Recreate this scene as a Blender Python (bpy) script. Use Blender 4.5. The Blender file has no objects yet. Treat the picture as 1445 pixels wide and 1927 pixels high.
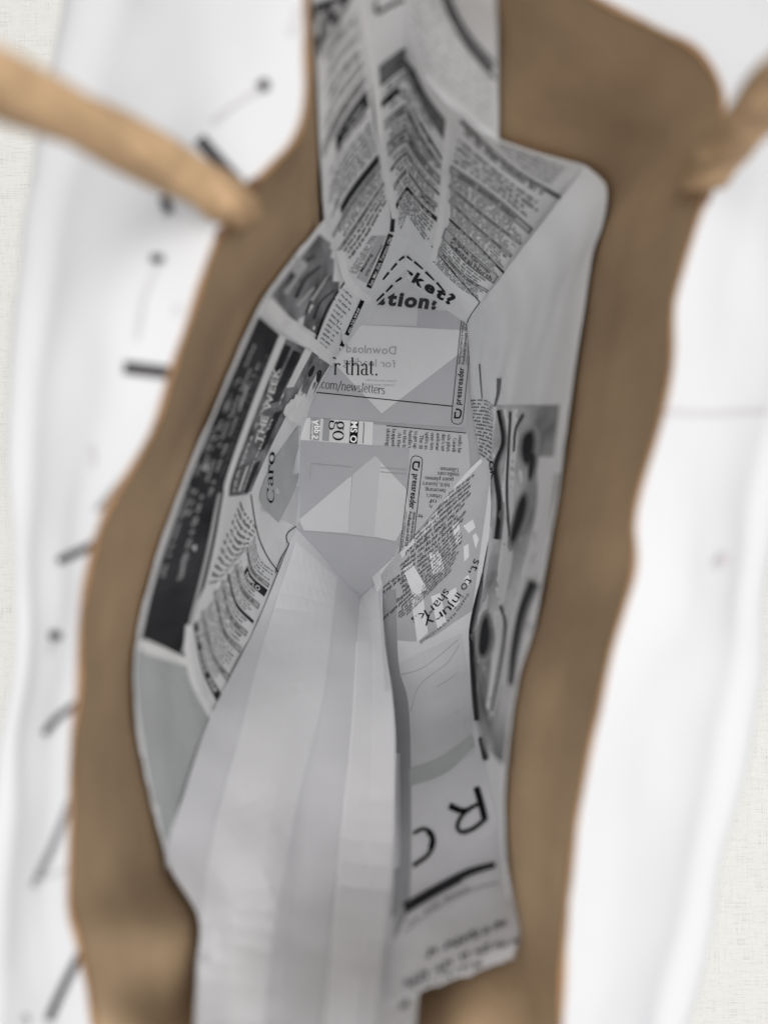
import bpy, math, random
from mathutils import Vector, noise
from mathutils.bvhtree import BVHTree

random.seed(7)
R = math.radians
scene = bpy.context.scene
col = scene.collection

# ------------------------------------------------------------------ camera
FPX, CX, CY, CAMZ = 1456.0, 722.5, 963.5, 0.45
cam_d = bpy.data.cameras.new('camera')
cam = bpy.data.objects.new('camera', cam_d)
col.objects.link(cam)
cam.location = (0, 0, CAMZ)
cam.rotation_euler = (0, 0, 0)
cam_d.sensor_fit = 'VERTICAL'
cam_d.sensor_height = 24.0
cam_d.sensor_width = 18.0
cam_d.lens = FPX / 1927.0 * 24.0
cam_d.clip_start = 0.01
cam_d.clip_end = 50
cam_d.dof.use_dof = True
cam_d.dof.focus_distance = 0.425
cam_d.dof.aperture_fstop = cam_d.lens / 5.2
scene.camera = cam

# ------------------------------------------------------------------ light
world = bpy.data.worlds.new('World')
scene.world = world
world.use_nodes = True
bg = world.node_tree.nodes['Background']
bg.inputs[0].default_value = (0.93, 0.96, 1.0, 1)
bg.inputs[1].default_value = 0.27


def area(name, loc, target, size, power, color):
    d = bpy.data.lights.new(name, 'AREA')
    d.shape = 'RECTANGLE'
    d.size, d.size_y = size
    d.energy = power
    d.color = color
    o = bpy.data.objects.new(name, d)
    col.objects.link(o)
    o.location = loc
    o.rotation_euler = (Vector(target) - Vector(loc)).to_track_quat('-Z', 'Y').to_euler()
    return o


area('window_light', (0.9, 0.3, 1.5), (0, 0, 0.2), (1.1, 1.3), 3.5, (0.95, 0.98, 1.0))
area('room_light', (0.0, -0.22, 2.2), (0, 0, 0.1), (1.7, 1.5), 46, (1.0, 0.985, 0.965))

scene.view_settings.view_transform = 'Standard'
scene.view_settings.look = 'None'
scene.view_settings.exposure = 0.62
scene.view_settings.gamma = 1.0
scene.view_settings.use_curve_mapping = False
scene.render.engine = 'CYCLES'
scene.cycles.max_bounces = 10
scene.cycles.diffuse_bounces = 8


# ------------------------------------------------------------------ materials
def mat(name, color, rough=0.85, var=0.06, scale=60, bump=0.15, bscale=900, stretch=(1, 1, 1), spec=0.2, transl=0.0):
    m = bpy.data.materials.new(name)
    m.use_nodes = True
    nt = m.node_tree
    n, l = nt.nodes, nt.links
    b = n['Principled BSDF']
    b.inputs['Roughness'].default_value = rough
    b.inputs['Specular IOR Level'].default_value = spec
    tc = n.new('ShaderNodeTexCoord')
    mp = n.new('ShaderNodeMapping')
    mp.inputs['Scale'].default_value = stretch
    l.new(tc.outputs['Object'], mp.inputs[0])
    nz = n.new('ShaderNodeTexNoise')
    nz.inputs['Scale'].default_value = scale
    nz.inputs['Detail'].default_value = 6
    l.new(mp.outputs[0], nz.inputs[0])
    cr = n.new('ShaderNodeValToRGB')
    c = color
    cr.color_ramp.elements[0].position = 0.3
    cr.color_ramp.elements[1].position = 0.7
    cr.color_ramp.elements[0].color = tuple(max(0, x * (1 - var)) for x in c) + (1,)
    cr.color_ramp.elements[1].color = tuple(min(1, x * (1 + var)) for x in c) + (1,)
    l.new(nz.outputs['Fac'], cr.inputs[0])
    l.new(cr.outputs[0], b.inputs['Base Color'])
    if bump:
        nb = n.new('ShaderNodeTexNoise')
        nb.inputs['Scale'].default_value = bscale
        nb.inputs['Detail'].default_value = 4
        l.new(mp.outputs[0], nb.inputs[0])
        bp = n.new('ShaderNodeBump')
        bp.inputs['Strength'].default_value = bump
        bp.inputs['Distance'].default_value = 0.0006
        l.new(nb.outputs['Fac'], bp.inputs['Height'])
        l.new(bp.outputs[0], b.inputs['Normal'])
    if transl:
        tr = n.new('ShaderNodeBsdfTranslucent')
        l.new(cr.outputs[0], tr.inputs[0])
        mx = n.new('ShaderNodeMixShader')
        mx.inputs[0].default_value = transl
        l.new(b.outputs[0], mx.inputs[1])
        l.new(tr.outputs[0], mx.inputs[2])
        l.new(mx.outputs[0], n['Material Output'].inputs[0])
    return m


M = {}
M['news'] = mat('newsprint', (0.87, 0.88, 0.895), var=0.025, scale=45, bump=0.12, transl=0.12)
M['news_white'] = mat('newsprint_unprinted', (0.92, 0.925, 0.93), var=0.02, scale=60, bump=0.1, transl=0.1)
M['news_mid'] = mat('newsprint_layer_and_shade', (0.335, 0.34, 0.36), var=0.025, scale=45, bump=0.12, transl=0.0)  # double layers, and the painted shade band at the near end
M['news_dim'] = mat('newsprint_show_through', (0.70, 0.705, 0.73), var=0.025, scale=45, bump=0.12, transl=0.1)
M['news_pale'] = mat('newsprint_blank_side', (0.86, 0.86, 0.885), var=0.02, scale=45, bump=0.12, transl=0.1)
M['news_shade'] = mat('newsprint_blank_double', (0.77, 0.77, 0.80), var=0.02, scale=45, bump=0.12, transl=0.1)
M['news_crease'] = mat('worn_fold_highlight', (0.96, 0.96, 0.97), var=0.02, scale=200, bump=0.1, transl=0.1)  # worn fold with its highlight painted in
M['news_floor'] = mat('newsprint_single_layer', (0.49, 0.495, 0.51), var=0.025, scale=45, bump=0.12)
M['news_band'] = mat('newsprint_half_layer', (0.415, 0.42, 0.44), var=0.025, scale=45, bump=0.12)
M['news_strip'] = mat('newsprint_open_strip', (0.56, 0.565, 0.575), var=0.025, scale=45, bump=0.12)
M['ghost'] = mat('show_through_ink', (0.27, 0.275, 0.285), var=0.08, bump=0)
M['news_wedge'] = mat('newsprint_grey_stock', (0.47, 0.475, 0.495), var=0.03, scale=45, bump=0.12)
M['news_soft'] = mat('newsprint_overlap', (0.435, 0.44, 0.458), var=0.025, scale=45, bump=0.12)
M['news_grey'] = mat('newsprint_grey_ad', (0.47, 0.49, 0.495), var=0.05, scale=45, bump=0.12)
M['ink'] = mat('black_ink', (0.010, 0.010, 0.012), var=0.1, bump=0, spec=0.03)
M['ink_soft'] = mat('soft_ink', (0.032, 0.033, 0.036), var=0.25, bump=0, spec=0.03)
M['ink_grey'] = mat('grey_ink', (0.17, 0.17, 0.178), var=0.1, bump=0, spec=0.05)
M['ink_pale'] = mat('pale_grey_ink', (0.50, 0.505, 0.515), var=0.08, bump=0)
M['ink_micro'] = mat('small_print_ink', (0.02, 0.02, 0.022), var=0.2, bump=0, spec=0.03)
M['photo_dark'] = mat('dark_photo_ink', (0.042, 0.043, 0.047), var=0.45, scale=70, bump=0, spec=0.05, stretch=(1, 1, 0.25))
M['photo_mid'] = mat('mid_photo_ink', (0.20, 0.20, 0.21), var=0.75, scale=110, bump=0, stretch=(1, 1, 0.3))
M['photo_marble'] = mat('soft_photo_print', (0.50, 0.505, 0.515), var=0.7, scale=26, bump=0, stretch=(1.6, 1.6, 0.35))
M['kraft'] = mat('kraft_paper', (0.395, 0.277, 0.17), var=0.19, scale=28, bump=0.35, bscale=420, stretch=(1, 1, 0.35))
M['kraft_edge'] = mat('kraft_cut_edge', (0.24, 0.135, 0.065), var=0.3, scale=90, bump=0.2)
M['hole'] = mat('kraft_hole_dark', (0.10, 0.055, 0.03), var=0.2, scale=200, bump=0.3)  # darkness of the handle gaps put into the edge colour
M['rope'] = mat('twisted_kraft_rope', (0.43, 0.285, 0.163), var=0.22, scale=160, bump=0.3, bscale=500)
M['white'] = mat('white_coated_paper', (0.52, 0.52, 0.528), rough=0.75, var=0.015, scale=20, bump=0.05, transl=0.15)
M['draw'] = mat('black_drawing_ink', (0.025, 0.022, 0.025), rough=0.6, var=0.1, bump=0)
M['draw_grey'] = mat('grey_drawing_ink', (0.42, 0.41, 0.42), rough=0.6, var=0.1, bump=0)
M['draw_mid'] = mat('faded_drawing_ink', (0.14, 0.135, 0.14), rough=0.6, var=0.1, bump=0)
M['pale_crease_dot'] = mat('pale_crease_and_dot', (0.40, 0.375, 0.38), rough=0.6, var=0.05, bump=0)


def linen():
    m = bpy.data.materials.new('linen_weave')
    m.use_nodes = True
    nt = m.node_tree
    n, l = nt.nodes, nt.links
    b = n['Principled BSDF']
    b.inputs['Roughness'].default_value = 0.95
    b.inputs['Specular IOR Level'].default_value = 0.1
    tc = n.new('ShaderNodeTexCoord')
    outs = []
    for sc in ((1400, 60, 1), (60, 1400, 1)):
        mp = n.new('ShaderNodeMapping')
        mp.inputs['Scale'].default_value = sc
        l.new(tc.outputs['Object'], mp.inputs[0])
        nz = n.new('ShaderNodeTexNoise')
        nz.inputs['Scale'].default_value = 1.0
        nz.inputs['Detail'].default_value = 3
        l.new(mp.outputs[0], nz.inputs[0])
        outs.append(nz.outputs['Fac'])
    ad = n.new('ShaderNodeMath')
    ad.operation = 'MULTIPLY_ADD'
    ad.inputs[1].default_value = 1.25
    l.new(outs[1], ad.inputs[0])
    l.new(outs[0], ad.inputs[2])
    cr = n.new('ShaderNodeValToRGB')
    cr.color_ramp.elements[0].position = 0.75
    cr.color_ramp.elements[1].position = 1.5
    cr.color_ramp.elements[0].color = (0.385, 0.375, 0.35, 1)
    cr.color_ramp.elements[1].color = (0.525, 0.517, 0.49, 1)
    l.new(ad.outputs[0], cr.inputs[0])
    l.new(cr.outputs[0], b.inputs['Base Color'])
    bp = n.new('ShaderNodeBump')
    bp.inputs['Strength'].default_value = 0.8
    bp.inputs['Distance'].default_value = 0.0006
    l.new(ad.outputs[0], bp.inputs['Height'])
    l.new(bp.outputs[0], b.inputs['Normal'])
    return m


M['linen'] = linen()


# ------------------------------------------------------------------ helpers
def P(px, py, d):
    """point seen at photo pixel (px,py), d metres below the lens"""
    return Vector(((px - CX) / FPX * d, (CY - py) / FPX * d, CAMZ - d))


def link(name, verts, faces, m, parent=None, smooth=True):
    me = bpy.data.meshes.new(name)
    me.from_pydata([tuple(v) for v in verts], [], faces)
    me.materials.append(m)
    if smooth:
        me.polygons.foreach_set('use_smooth', [True] * len(me.polygons))
    me.update()
    o = bpy.data.objects.new(name, me)
    col.objects.link(o)
    if parent:
        o.parent = parent
    return o


def empty(name, loc, label, cat):
    o = bpy.data.objects.new(name, None)
    col.objects.link(o)
    o.location = loc
    o['label'] = label
    o['category'] = cat
    return o


def cr(p0, p1, p2, p3, t):
    return 0.5 * ((2 * p1) + (p2 - p0) * t + (2 * p0 - 5 * p1 + 4 * p2 - p3) * t * t + (3 * p1 - p0 - 3 * p2 + p3) * t ** 3)


def samp(pts, t, lin=False):
    """sample list of values (floats / Vectors) at t in 0..len-1"""
    n = len(pts)
    i = max(0, min(int(t), n - 2))
    f = t - i
    if lin or n == 2:
        return pts[i] * (1 - f) + pts[i + 1] * f
    a = pts[i - 1] if i > 0 else pts[0] * 2 - pts[1]
    b = pts[i + 2] if i + 2 < n else pts[-1] * 2 - pts[-2]
    return cr(a, pts[i], pts[i + 1], b, f)


class Panel:
    """a sheet of paper through a net of control points; front face towards the inside of the bag (or outside)"""
    def __init__(self, name, rows, m, parent, nu=8, nv=8, lin_u=False, lin_v=False, thick=0.00015, crumple=0.0004, cscale=45, raw=False, fray=0.0, face=None, fade=False):
        if not raw:
            rows = [[P(*p) for p in r] for r in rows]
        nr, nc = len(rows), len(rows[0])
        U = (nc - 1) * nu + 1
        V = (nr - 1) * nv + 1
        cols = [[samp(r, i / nu, lin_u) for i in range(U)] for r in rows]
        g = []
        for j in range(V):
            line = []
            for i in range(U):
                line.append(samp([cols[k][i] for k in range(nr)], j / nv, lin_v))
            g.append(line)
        # crumple
        nrm = self._normals(g, U, V, face)
        seed = Vector((len(name) * 3.1, rows[0][0].x * 91, rows[-1][-1].y * 77))
        for j in range(V):
            for i in range(U):
                p = g[j][i]
                h = noise.noise(p * cscale + seed) * crumple + noise.noise(p * cscale * 3.1 + seed) * crumple * 0.35
                if fade:
                    h *= min(1.0, (V - 1 - j) / nv)
                q = p + nrm[j][i] * h
                if fray and j == V - 1:
                    q = q + (g[j][i] - g[j - 1][i]).normalized() * (noise.noise(p * 900) * fray + noise.noise(p * 260) * fray)
                g[j][i] = q
        nrm = self._normals(g, U, V, face)
        self.verts = [v for line in g for v in line]
        flip = (g[0][1] - g[0][0]).cross(g[1][0] - g[0][0]).dot(nrm[0][0]) < 0
        faces = []
        for j in range(V - 1):
            for i in range(U - 1):
                a = j * U + i
                q = (a, a + 1, a + U + 1, a + U)
                faces.append(q[::-1] if flip else q)
        self.front = faces
        self.bvh = BVHTree.FromPolygons([tuple(v) for v in self.verts], faces)
        allv = list(self.verts)
        allf = list(faces)
        if thick:
            N = len(allv)
            for j in range(V):
                for i in range(U):
                    allv.append(g[j][i] - nrm[j][i] * thick)
            allf += [tuple(N + k for k in f[::-1]) for f in faces]
            ring = [i for i in range(U)] + [j * U + U - 1 for j in range(1, V)] + [(V - 1) * U + i for i in range(U - 2, -1, -1)] + [j * U for j in range(V - 2, 0, -1)]
            B = len(allv)
            n = len(ring)
            allv += [allv[k] for k in ring] + [allv[k + N] for k in ring]
            for k in range(n):
                k2 = (k + 1) % n
                allf.append((B + k2, B + k, B + n + k, B + n + k2) if not flip else (B + k, B + k2, B + n + k2, B + n + k))
        self.obj = link(name, allv, allf, m, parent)

    def _normals(self, g, U, V, face=None):
        out = []
        c = Vector((0, 0, CAMZ))
        for j in range(V):
            line = []
            for i in range(U):
                a = g[j][min(i + 1, U - 1)] - g[j][max(i - 1, 0)]
                b = g[min(j + 1, V - 1)][i] - g[max(j - 1, 0)][i]
                n = a.cross(b)
                n = n.normalized() if n.length > 1e-12 else Vector((0, 0, 1))
                ref = (c - g[j][i]) if face is None else (g[j][i] - face)
                if n.dot(ref) < 0:
                    n = -n
                line.append(n)
            out.append(line)
        return out


CAM = Vector((0, 0, CAMZ))
SPLIT = ('glued_or_shade_band', 'fold_highlight', 'torn_patch', 'printed_photo', 'printed_box', 'printed_line', 'page_margin')


class Print:
    """flat ink on a panel"""
    def __init__(self):
        self.polys = []
        self.marks = []

    def begin(self):
        self.marks.append(len(self.polys))

    def poly(self, pts):
        self.polys.append([tuple(p) for p in pts])

    def ribbon(self, A, B, n=8, m=1, lin=False):
        """between two polylines"""
        self.begin()
        A = [Vector(a) for a in A]
        B = [Vector(b) for b in B]
        for i in range(n):
            for j in range(m):
                q = []
                for (ii, jj) in ((i, j), (i + 1, j), (i + 1, j + 1), (i, j + 1)):
                    a = samp(A, ii / n * (len(A) - 1), lin)
                    b = samp(B, ii / n * (len(B) - 1), lin)
                    f = jj / m
                    q.append(a * (1 - f) + b * f)
                self.poly(q)

    def stroke(self, pts, w, w1=None, n=None, lin=False):
        self.begin()
        pts = [Vector(p) for p in pts]
        n = n or max(2, 6 * (len(pts) - 1))
        w1 = w if w1 is None else w1
        L = [samp(pts, i / n * (len(pts) - 1), lin) for i in range(n + 1)]
        A, B = [], []
        for i, p in enumerate(L):
            t = (L[min(i + 1, n)] - L[max(i - 1, 0)]).normalized()
            nn = Vector((-t.y, t.x))
            ww = (w + (w1 - w) * i / n) * 0.5
            A.append(p + nn * ww)
            B.append(p - nn * ww)
        for i in range(n):
            self.poly((A[i], A[i + 1], B[i + 1], B[i]))

    def blob(self, c, rx, ry, ang=0, n=18, wob=0.12):
        self.begin()
        c = Vector(c)
        ca, sa = math.cos(R(ang)), math.sin(R(ang))
        ph = random.random() * 9
        ring = []
        for i in range(n):
            a = 2 * math.pi * i / n
            k = 1 + wob * math.sin(2 * a + ph) + wob * 0.6 * math.sin(3 * a + ph * 2)
            x, y = rx * k * math.cos(a), ry * k * math.sin(a)
            ring.append(c + Vector((x * ca - y * sa, x * sa + y * ca)))
        for i in range(n):
            a, b = ring[i], ring[(i + 1) % n]
            self.poly((c, c + (a - c) * 0.5, c + (b - c) * 0.5))
            self.poly((c + (a - c) * 0.5, a, b, c + (b - c) * 0.5))

    def build(self, panel, name, m, layer=1, step=0.00012, parent=None):
        if name in SPLIT and len(self.marks) > 1:
            m_ = self.marks + [len(self.polys)]
            for a, b in zip(m_[:-1], m_[1:]):
                if b > a:
                    q = Print()
                    q.polys = self.polys[a:b]
                    q.build(panel, name, m, layer, step, parent)
            return None
        verts, faces = [], []
        cache = {}
        for pl in self.polys:
            idx = []
            for (x, y) in pl:
                key = (round(x, 2), round(y, 2))
                k = cache.get(key)
                if k is None:
                    dr = Vector(((x - CX) / FPX, (CY - y) / FPX, -1)).normalized()
                    loc, nn, fi, dist = panel.bvh.ray_cast(CAM, dr)
                    if name == 'print_or_crease' and (loc is None or nn.dot(dr) > 0):
                        loc, nn, fi, dist = panel.bvh.find_nearest(P(x, y, RIM_D))
                    if loc is None:
                        k = -1
                    else:
                        if nn.dot(dr) > 0:
                            nn = -nn
                        verts.append(loc + nn * (step * layer))
                        k = len(verts) - 1
                    cache[key] = k
                idx.append(k)
            if -1 in idx or len(set(idx)) < 3:
                continue
            seen = []
            for k in idx:
                if k not in seen:
                    seen.append(k)
            faces.append(tuple(seen))
        if not faces:
            print('EMPTY PRINT', name)
            return None
        o = link(name, verts, faces, m, parent or panel.obj, smooth=False)
        if name not in SPLIT and name != 'print_or_crease':
            o['kind'] = 'stuff'
        return o


class Warp:
    """(s,t) in 0..1 -> photo position, through a net of points (rows = t, columns = s)"""
    def __init__(self, rows):
        self.rows = [[Vector(p) for p in r] for r in rows]

    def __call__(self, s, t):
        c = [samp(r, s * (len(r) - 1)) for r in self.rows]
        return samp(c, t * (len(c) - 1))

    def rect(self, pr, s0, t0, s1, t1, ns=10, nt=1):
        pr.begin()
        for i in range(ns):
            for j in range(nt):
                a, b = s0 + (s1 - s0) * i / ns, s0 + (s1 - s0) * (i + 1) / ns
                c, d = t0 + (t1 - t0) * j / nt, t0 + (t1 - t0) * (j + 1) / nt
                pr.poly((self(a, c), self(b, c), self(b, d), self(a, d)))

    def box(self, pr, s0, t0, s1, t1, ws, wt, ns=10, sides=True):
        self.rect(pr, s0, t0, s1, t0 + wt, ns)
        self.rect(pr, s0, t1 - wt, s1, t1, ns)
        if sides:
            self.rect(pr, s0, t0 + wt, s0 + ws, t1 - wt, 1, 2)
        self.rect(pr, s1 - ws, t0 + wt, s1, t1 - wt, 1, 2)

    def micro(self, pr, s0, s1, t, h, cw, dens=0.95, bold=0.6):
        """a line of print too small to read: little marks in word groups"""
        s = s0
        while s < s1 - cw:
            n = random.randint(2, 7)
            for k in range(n):
                if s > s1 - cw:
                    break
                if random.random() < dens:
                    up = h * random.choice((0.62, 0.62, 0.68, 0.95))
                    w = cw * bold
                    self.rect(pr, s, t - up * 0.5, s + w * 0.7, t + up * 0.5, 1)
                    v = random.choice((-0.3, 0.0, 0.3)) * up
                    self.rect(pr, s + w * 0.7, t + v - h * 0.13, s + cw * 0.86, t + v + h * 0.13, 1)
                s += cw
            s += cw * 0.9


# ------------------------------------------------------------------ lettering
def A(cx, cy, rx, ry, a0, a1, n=12):
    return [(cx + rx * math.cos(R(a0 + (a1 - a0) * i / n)), cy + ry * math.sin(R(a0 + (a1 - a0) * i / n))) for i in range(n + 1)]


def sf(x, y, a=7, b=7):
    return [(x - a, y), (x + b, y)]


O_ = lambda cx, cy, rx, ry: A(cx, cy, rx, ry, 0, 360, 20)
SER = {
    'a': (42, [A(19, 36, 12, 13, 165, 0), [(31, 36), (31, 6), (36, 1), (41, 4)], A(19, 14, 13, 13, 60, 320)]),
    'b': (50, [[(10, 75), (10, 1)], [(3, 74), (10, 74)], O_(27, 25, 17, 25)]),
    'c': (42, [A(24, 25, 17, 25, 48, 315)]),
    'd': (50, [[(39, 75), (39, 1)], [(32, 74), (39, 74)], [(39, 1), (47, 1)], O_(22, 25, 16, 25)]),
    'e': (43, [A(23, 25, 17, 25, 5, 320), [(7, 27), (39, 27)]]),
    'f': (30, [[(12, 0), (12, 58)] + A(22, 58, 10, 16, 180, 50), [(3, 48), (26, 48)], sf(12, 1)]),
    'g': (45, [O_(21, 33, 14, 16), [(33, 45), (44, 48)], [(12, 20), (9, 12), (16, 5), (34, 3), (40, -7)] + A(22, -8, 18, 13, 0, -180) + [(8, 2)]]),
    'h': (53, [[(10, 75), (10, 1)], [(3, 74), (10, 74)], sf(10, 1), [(10, 38)] + A(26, 34, 15, 15, 140, 0) + [(41, 1)], sf(41, 1)]),
    'i': (25, [[(12, 48), (12, 1)], [(5, 48), (12, 48)], sf(12, 1), [(8, 66), (16, 66)], [(8, 70), (16, 70)], [(12, 63), (12, 73)]]),
    'j': (24, [[(14, 48), (14, -12), (4, -20)], [(7, 48), (14, 48)], [(14, 63), (14, 73)]]),
    'k': (50, [[(10, 75), (10, 1)], [(3, 74), (10, 74)], sf(10, 1), [(10, 20), (38, 48)], sf(38, 48), [(20, 28), (42, 1)], sf(42, 1)]),
    'l': (25, [[(12, 75), (12, 1)], [(5, 74), (12, 74)], sf(12, 1)]),
    'm': (80, [[(10, 48), (10, 1)], [(3, 48), (10, 48)], sf(10, 1), A(25, 34, 14, 15, 150, 0) + [(39, 1)], sf(39, 1), A(54, 34, 15, 15, 150, 0) + [(69, 1)], sf(69, 1)]),
    'n': (53, [[(10, 48), (10, 1)], [(3, 48), (10, 48)], sf(10, 1), A(26, 34, 15, 15, 150, 0) + [(41, 1)], sf(41, 1)]),
    'o': (47, [O_(23, 25, 18, 25)]),
    'p': (50, [[(10, 48), (10, -20)], [(3, 48), (10, 48)], sf(10, -20), O_(27, 25, 16, 25)]),
    'q': (50, [[(39, 48), (39, -20)], sf(39, -20), O_(22, 25, 16, 25)]),
    'r': (37, [[(11, 48), (11, 1)], [(4, 48), (11, 48)], sf(11, 1), [(11, 34), (17, 44), (25, 49), (32, 47)], [(32, 48), (32, 40)]]),
    's': (37, [A(18, 37, 12, 12, 35, 250) + A(18, 13, 13, 13, 70, -150)]),
    't': (30, [[(13, 62), (13, 10), (18, 2), (27, 5)], [(3, 48), (26, 48)]]),
    'u': (53, [[(10, 48), (10, 14)] + A(24, 14, 14, 13, 180, 330), [(41, 48), (41, 1)], [(3, 48), (10, 48)], [(34, 48), (41, 48)], [(41, 1), (49, 1)]]),
    'v': (48, [[(8, 48), (25, 1)], [(41, 48), (25, 1)], sf(8, 48), sf(41, 48)]),
    'w': (72, [[(8, 48), (22, 1)], [(37, 48), (22, 1)], [(36, 48), (50, 1)], [(65, 48), (50, 1)], sf(8, 48), sf(36, 48), sf(65, 48)]),
    'x': (48, [[(8, 48), (40, 1)], [(39, 48), (8, 1)], sf(8, 48), sf(39, 48), sf(8, 1), sf(40, 1)]),
    'y': (48, [[(8, 48), (25, 2)], [(41, 48), (22, -8), (14, -20), (6, -18)], sf(8, 48), sf(41, 48)]),
    'z': (42, [[(6, 48), (36, 48)], [(36, 48), (6, 2)], [(6, 2), (37, 2)]]),
    'A': (68, [[(8, 0), (33, 71)], [(33, 71), (60, 0)], [(18, 25), (49, 25)], sf(8, 1), sf(60, 1)]),
    'C': (66, [A(35, 35, 27, 35, 50, 315), [(55, 66), (56, 48)]]),
    'D': (70, [[(14, 70), (14, 1)], [(5, 70), (30, 70)], [(5, 1), (30, 1)], A(30, 35, 30, 34, 90, -90)]),
    'G': (70, [A(35, 35, 27, 35, 50, 325), [(58, 30), (58, 4)], sf(56, 30)]),
    'H': (74, [[(14, 70), (14, 1)], [(60, 70), (60, 1)], [(14, 37), (60, 37)], sf(14, 70), sf(14, 1), sf(60, 70), sf(60, 1)]),
    'J': (40, [[(26, 70), (26, 12), (14, -2), (5, 6)], sf(26, 70)]),
    'L': (58, [[(14, 70), (14, 1)], sf(14, 70), [(5, 1), (50, 1)], [(50, 1), (53, 16)]]),
    'N': (72, [[(13, 70), (13, 1)], [(13, 70), (58, 1)], [(58, 70), (58, 1)], sf(13, 1), sf(58, 70)]),
    'O': (70, [O_(35, 35, 27, 35)]),
    'T': (60, [[(30, 70), (30, 1)], [(5, 70), (55, 70)], [(5, 70), (5, 56)], [(55, 70), (55, 56)], sf(30, 1)]),
    'U': (70, [[(14, 70), (14, 22)] + A(36, 22, 22, 22, 180, 360) + [(58, 70)], sf(14, 70), sf(58, 70)]),
    '3': (44, [A(20, 53, 13, 16, 150, -80), A(20, 19, 15, 19, 80, -150)]),
    '0': (46, [O_(22, 35, 16, 35)]),
    '.': (22, [[(7, 4), (16, 4)], [(11, 0), (11, 8)]]),
    ',': (22, [[(11, 8), (12, 0), (7, -10)]]),
    '/': (38, [[(4, -14), (34, 76)]]),
    "'": (18, [[(9, 74), (8, 56)]]),
    '-': (28, [[(4, 26), (24, 26)]]),
    ' ': (22, []),
}


def ser_glyph(ch, T=9.5, t=3.6):
    if ch not in SER:
        ch = 'n'
    adv, strokes = SER[ch]
    polys = []
    for st in strokes:
        n = len(st)
        Lp, Rp = [], []
        for i in range(n):
            a = st[max(i - 1, 0)]
            b = st[min(i + 1, n - 1)]
            dx, dy = b[0] - a[0], b[1] - a[1]
            L = math.hypot(dx, dy) or 1
            dx, dy = dx / L, dy / L
            w = 0.5 * math.sqrt((T * dy) ** 2 + (t * dx) ** 2)
            if dx * dy > 0.25 and ch in 'AvwyxkVWY':
                w *= 0.55
            Lp.append((st[i][0] - dy * w, st[i][1] + dx * w))
            Rp.append((st[i][0] + dy * w, st[i][1] - dx * w))
        for i in range(n - 1):
            polys.append([Lp[i], Lp[i + 1], Rp[i + 1], Rp[i]])
    return adv / 50.0, [[(x / 50.0, y / 50.0) for x, y in p] for p in polys]


_SANS = {}


def sans_glyph(ch, bold=0.0):
    key = (ch, bold)
    if key in _SANS:
        return _SANS[key]
    if ch == ' ':
        _SANS[key] = (0.5, [])
        return _SANS[key]
    cu = bpy.data.curves.new('glyph', 'FONT')
    cu.body = ch
    cu.size = 1.0
    cu.offset = bold
    cu.resolution_u = 3
    cu.fill_mode = 'FRONT'
    ob = bpy.data.objects.new('glyph', cu)
    col.objects.link(ob)
    dg = bpy.context.evaluated_depsgraph_get()
    me = ob.evaluated_get(dg).to_mesh()
    vs = [(v.co.x, v.co.y) for v in me.vertices]
    polys = [[vs[k] for k in p.vertices] for p in me.polygons]
    x1 = max([v[0] for v in vs] or [0.3])
    x0 = min([v[0] for v in vs] or [0.0])
    ob.evaluated_get(dg).to_mesh_clear()
    col.objects.unlink(ob)
    bpy.data.objects.remove(ob)
    bpy.data.curves.remove(cu)
    # scale so that the x-height is about 1
    s = 1 / 0.5
    _SANS[key] = ((x1 - x0 + 0.075) * s, [[((x - x0) * s, y * s) for x, y in p] for p in polys])
    return _SANS[key]


def layout(text, font='serif', bold=0.0, track=0.0, T=9.5, t=3.6):
    x, out = 0.0, []
    for ch in text:
        adv, polys = ser_glyph(ch, T, t) if font == 'serif' else sans_glyph(ch, bold)
        for p in polys:
            out.append([(x + a, b) for a, b in p])
        x += adv + track
    return x, out


def text_line(pr, text, p0, p1, size, font='serif', bold=0.0, mirror=False, track=0.0, shear=0.0, T=9.5, t=3.6, up=None):
    """text fitted from p0 to p1 along its baseline; size = x-height in photo pixels"""
    w, polys = layout(text, font, bold, track, T, t)
    p0, p1 = Vector(p0), Vector(p1)
    d = (p1 - p0) / w
    dn = (p1 - p0).normalized()
    u = Vector(up).normalized() if up else Vector((dn.y, -dn.x))
    for p in polys:
        q = []
        for x, y in p:
            xx = w - x if mirror else x
            q.append(p0 + d * (xx + shear * y) + u * (y * size))
        pr.poly(q)


def text_curve(pr, text, pts, size, font='sans', bold=0.0, flip=1, track=0.0, T=9.5, t=3.6):
    w, polys = layout(text, font, bold, track, T, t)
    pts = [Vector(p) for p in pts]
    n = len(pts) - 1
    for p in polys:
        q = []
        for x, y in p:
            tt = min(max(x / w, 0), 1) * n
            c = samp(pts, tt)
            dn = (samp(pts, min(tt + 0.05, n)) - samp(pts, max(tt - 0.05, 0))).normalized()
            q.append(c + Vector((dn.y, -dn.x)) * (y * size * flip))
        pr.poly(q)


def text_warp(pr, text, wp, s0, s1, t, h, font='serif', bold=0.0, updir=-1, T=10, tt=4.5, fit=True, adv=0.01):
    w, polys = layout(text, font, bold, 0.0, T, tt)
    k = (s1 - s0) / w if fit else adv
    for p in polys:
        pr.poly([wp(s0 + x * k, t + updir * y * h) for x, y in p])


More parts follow.
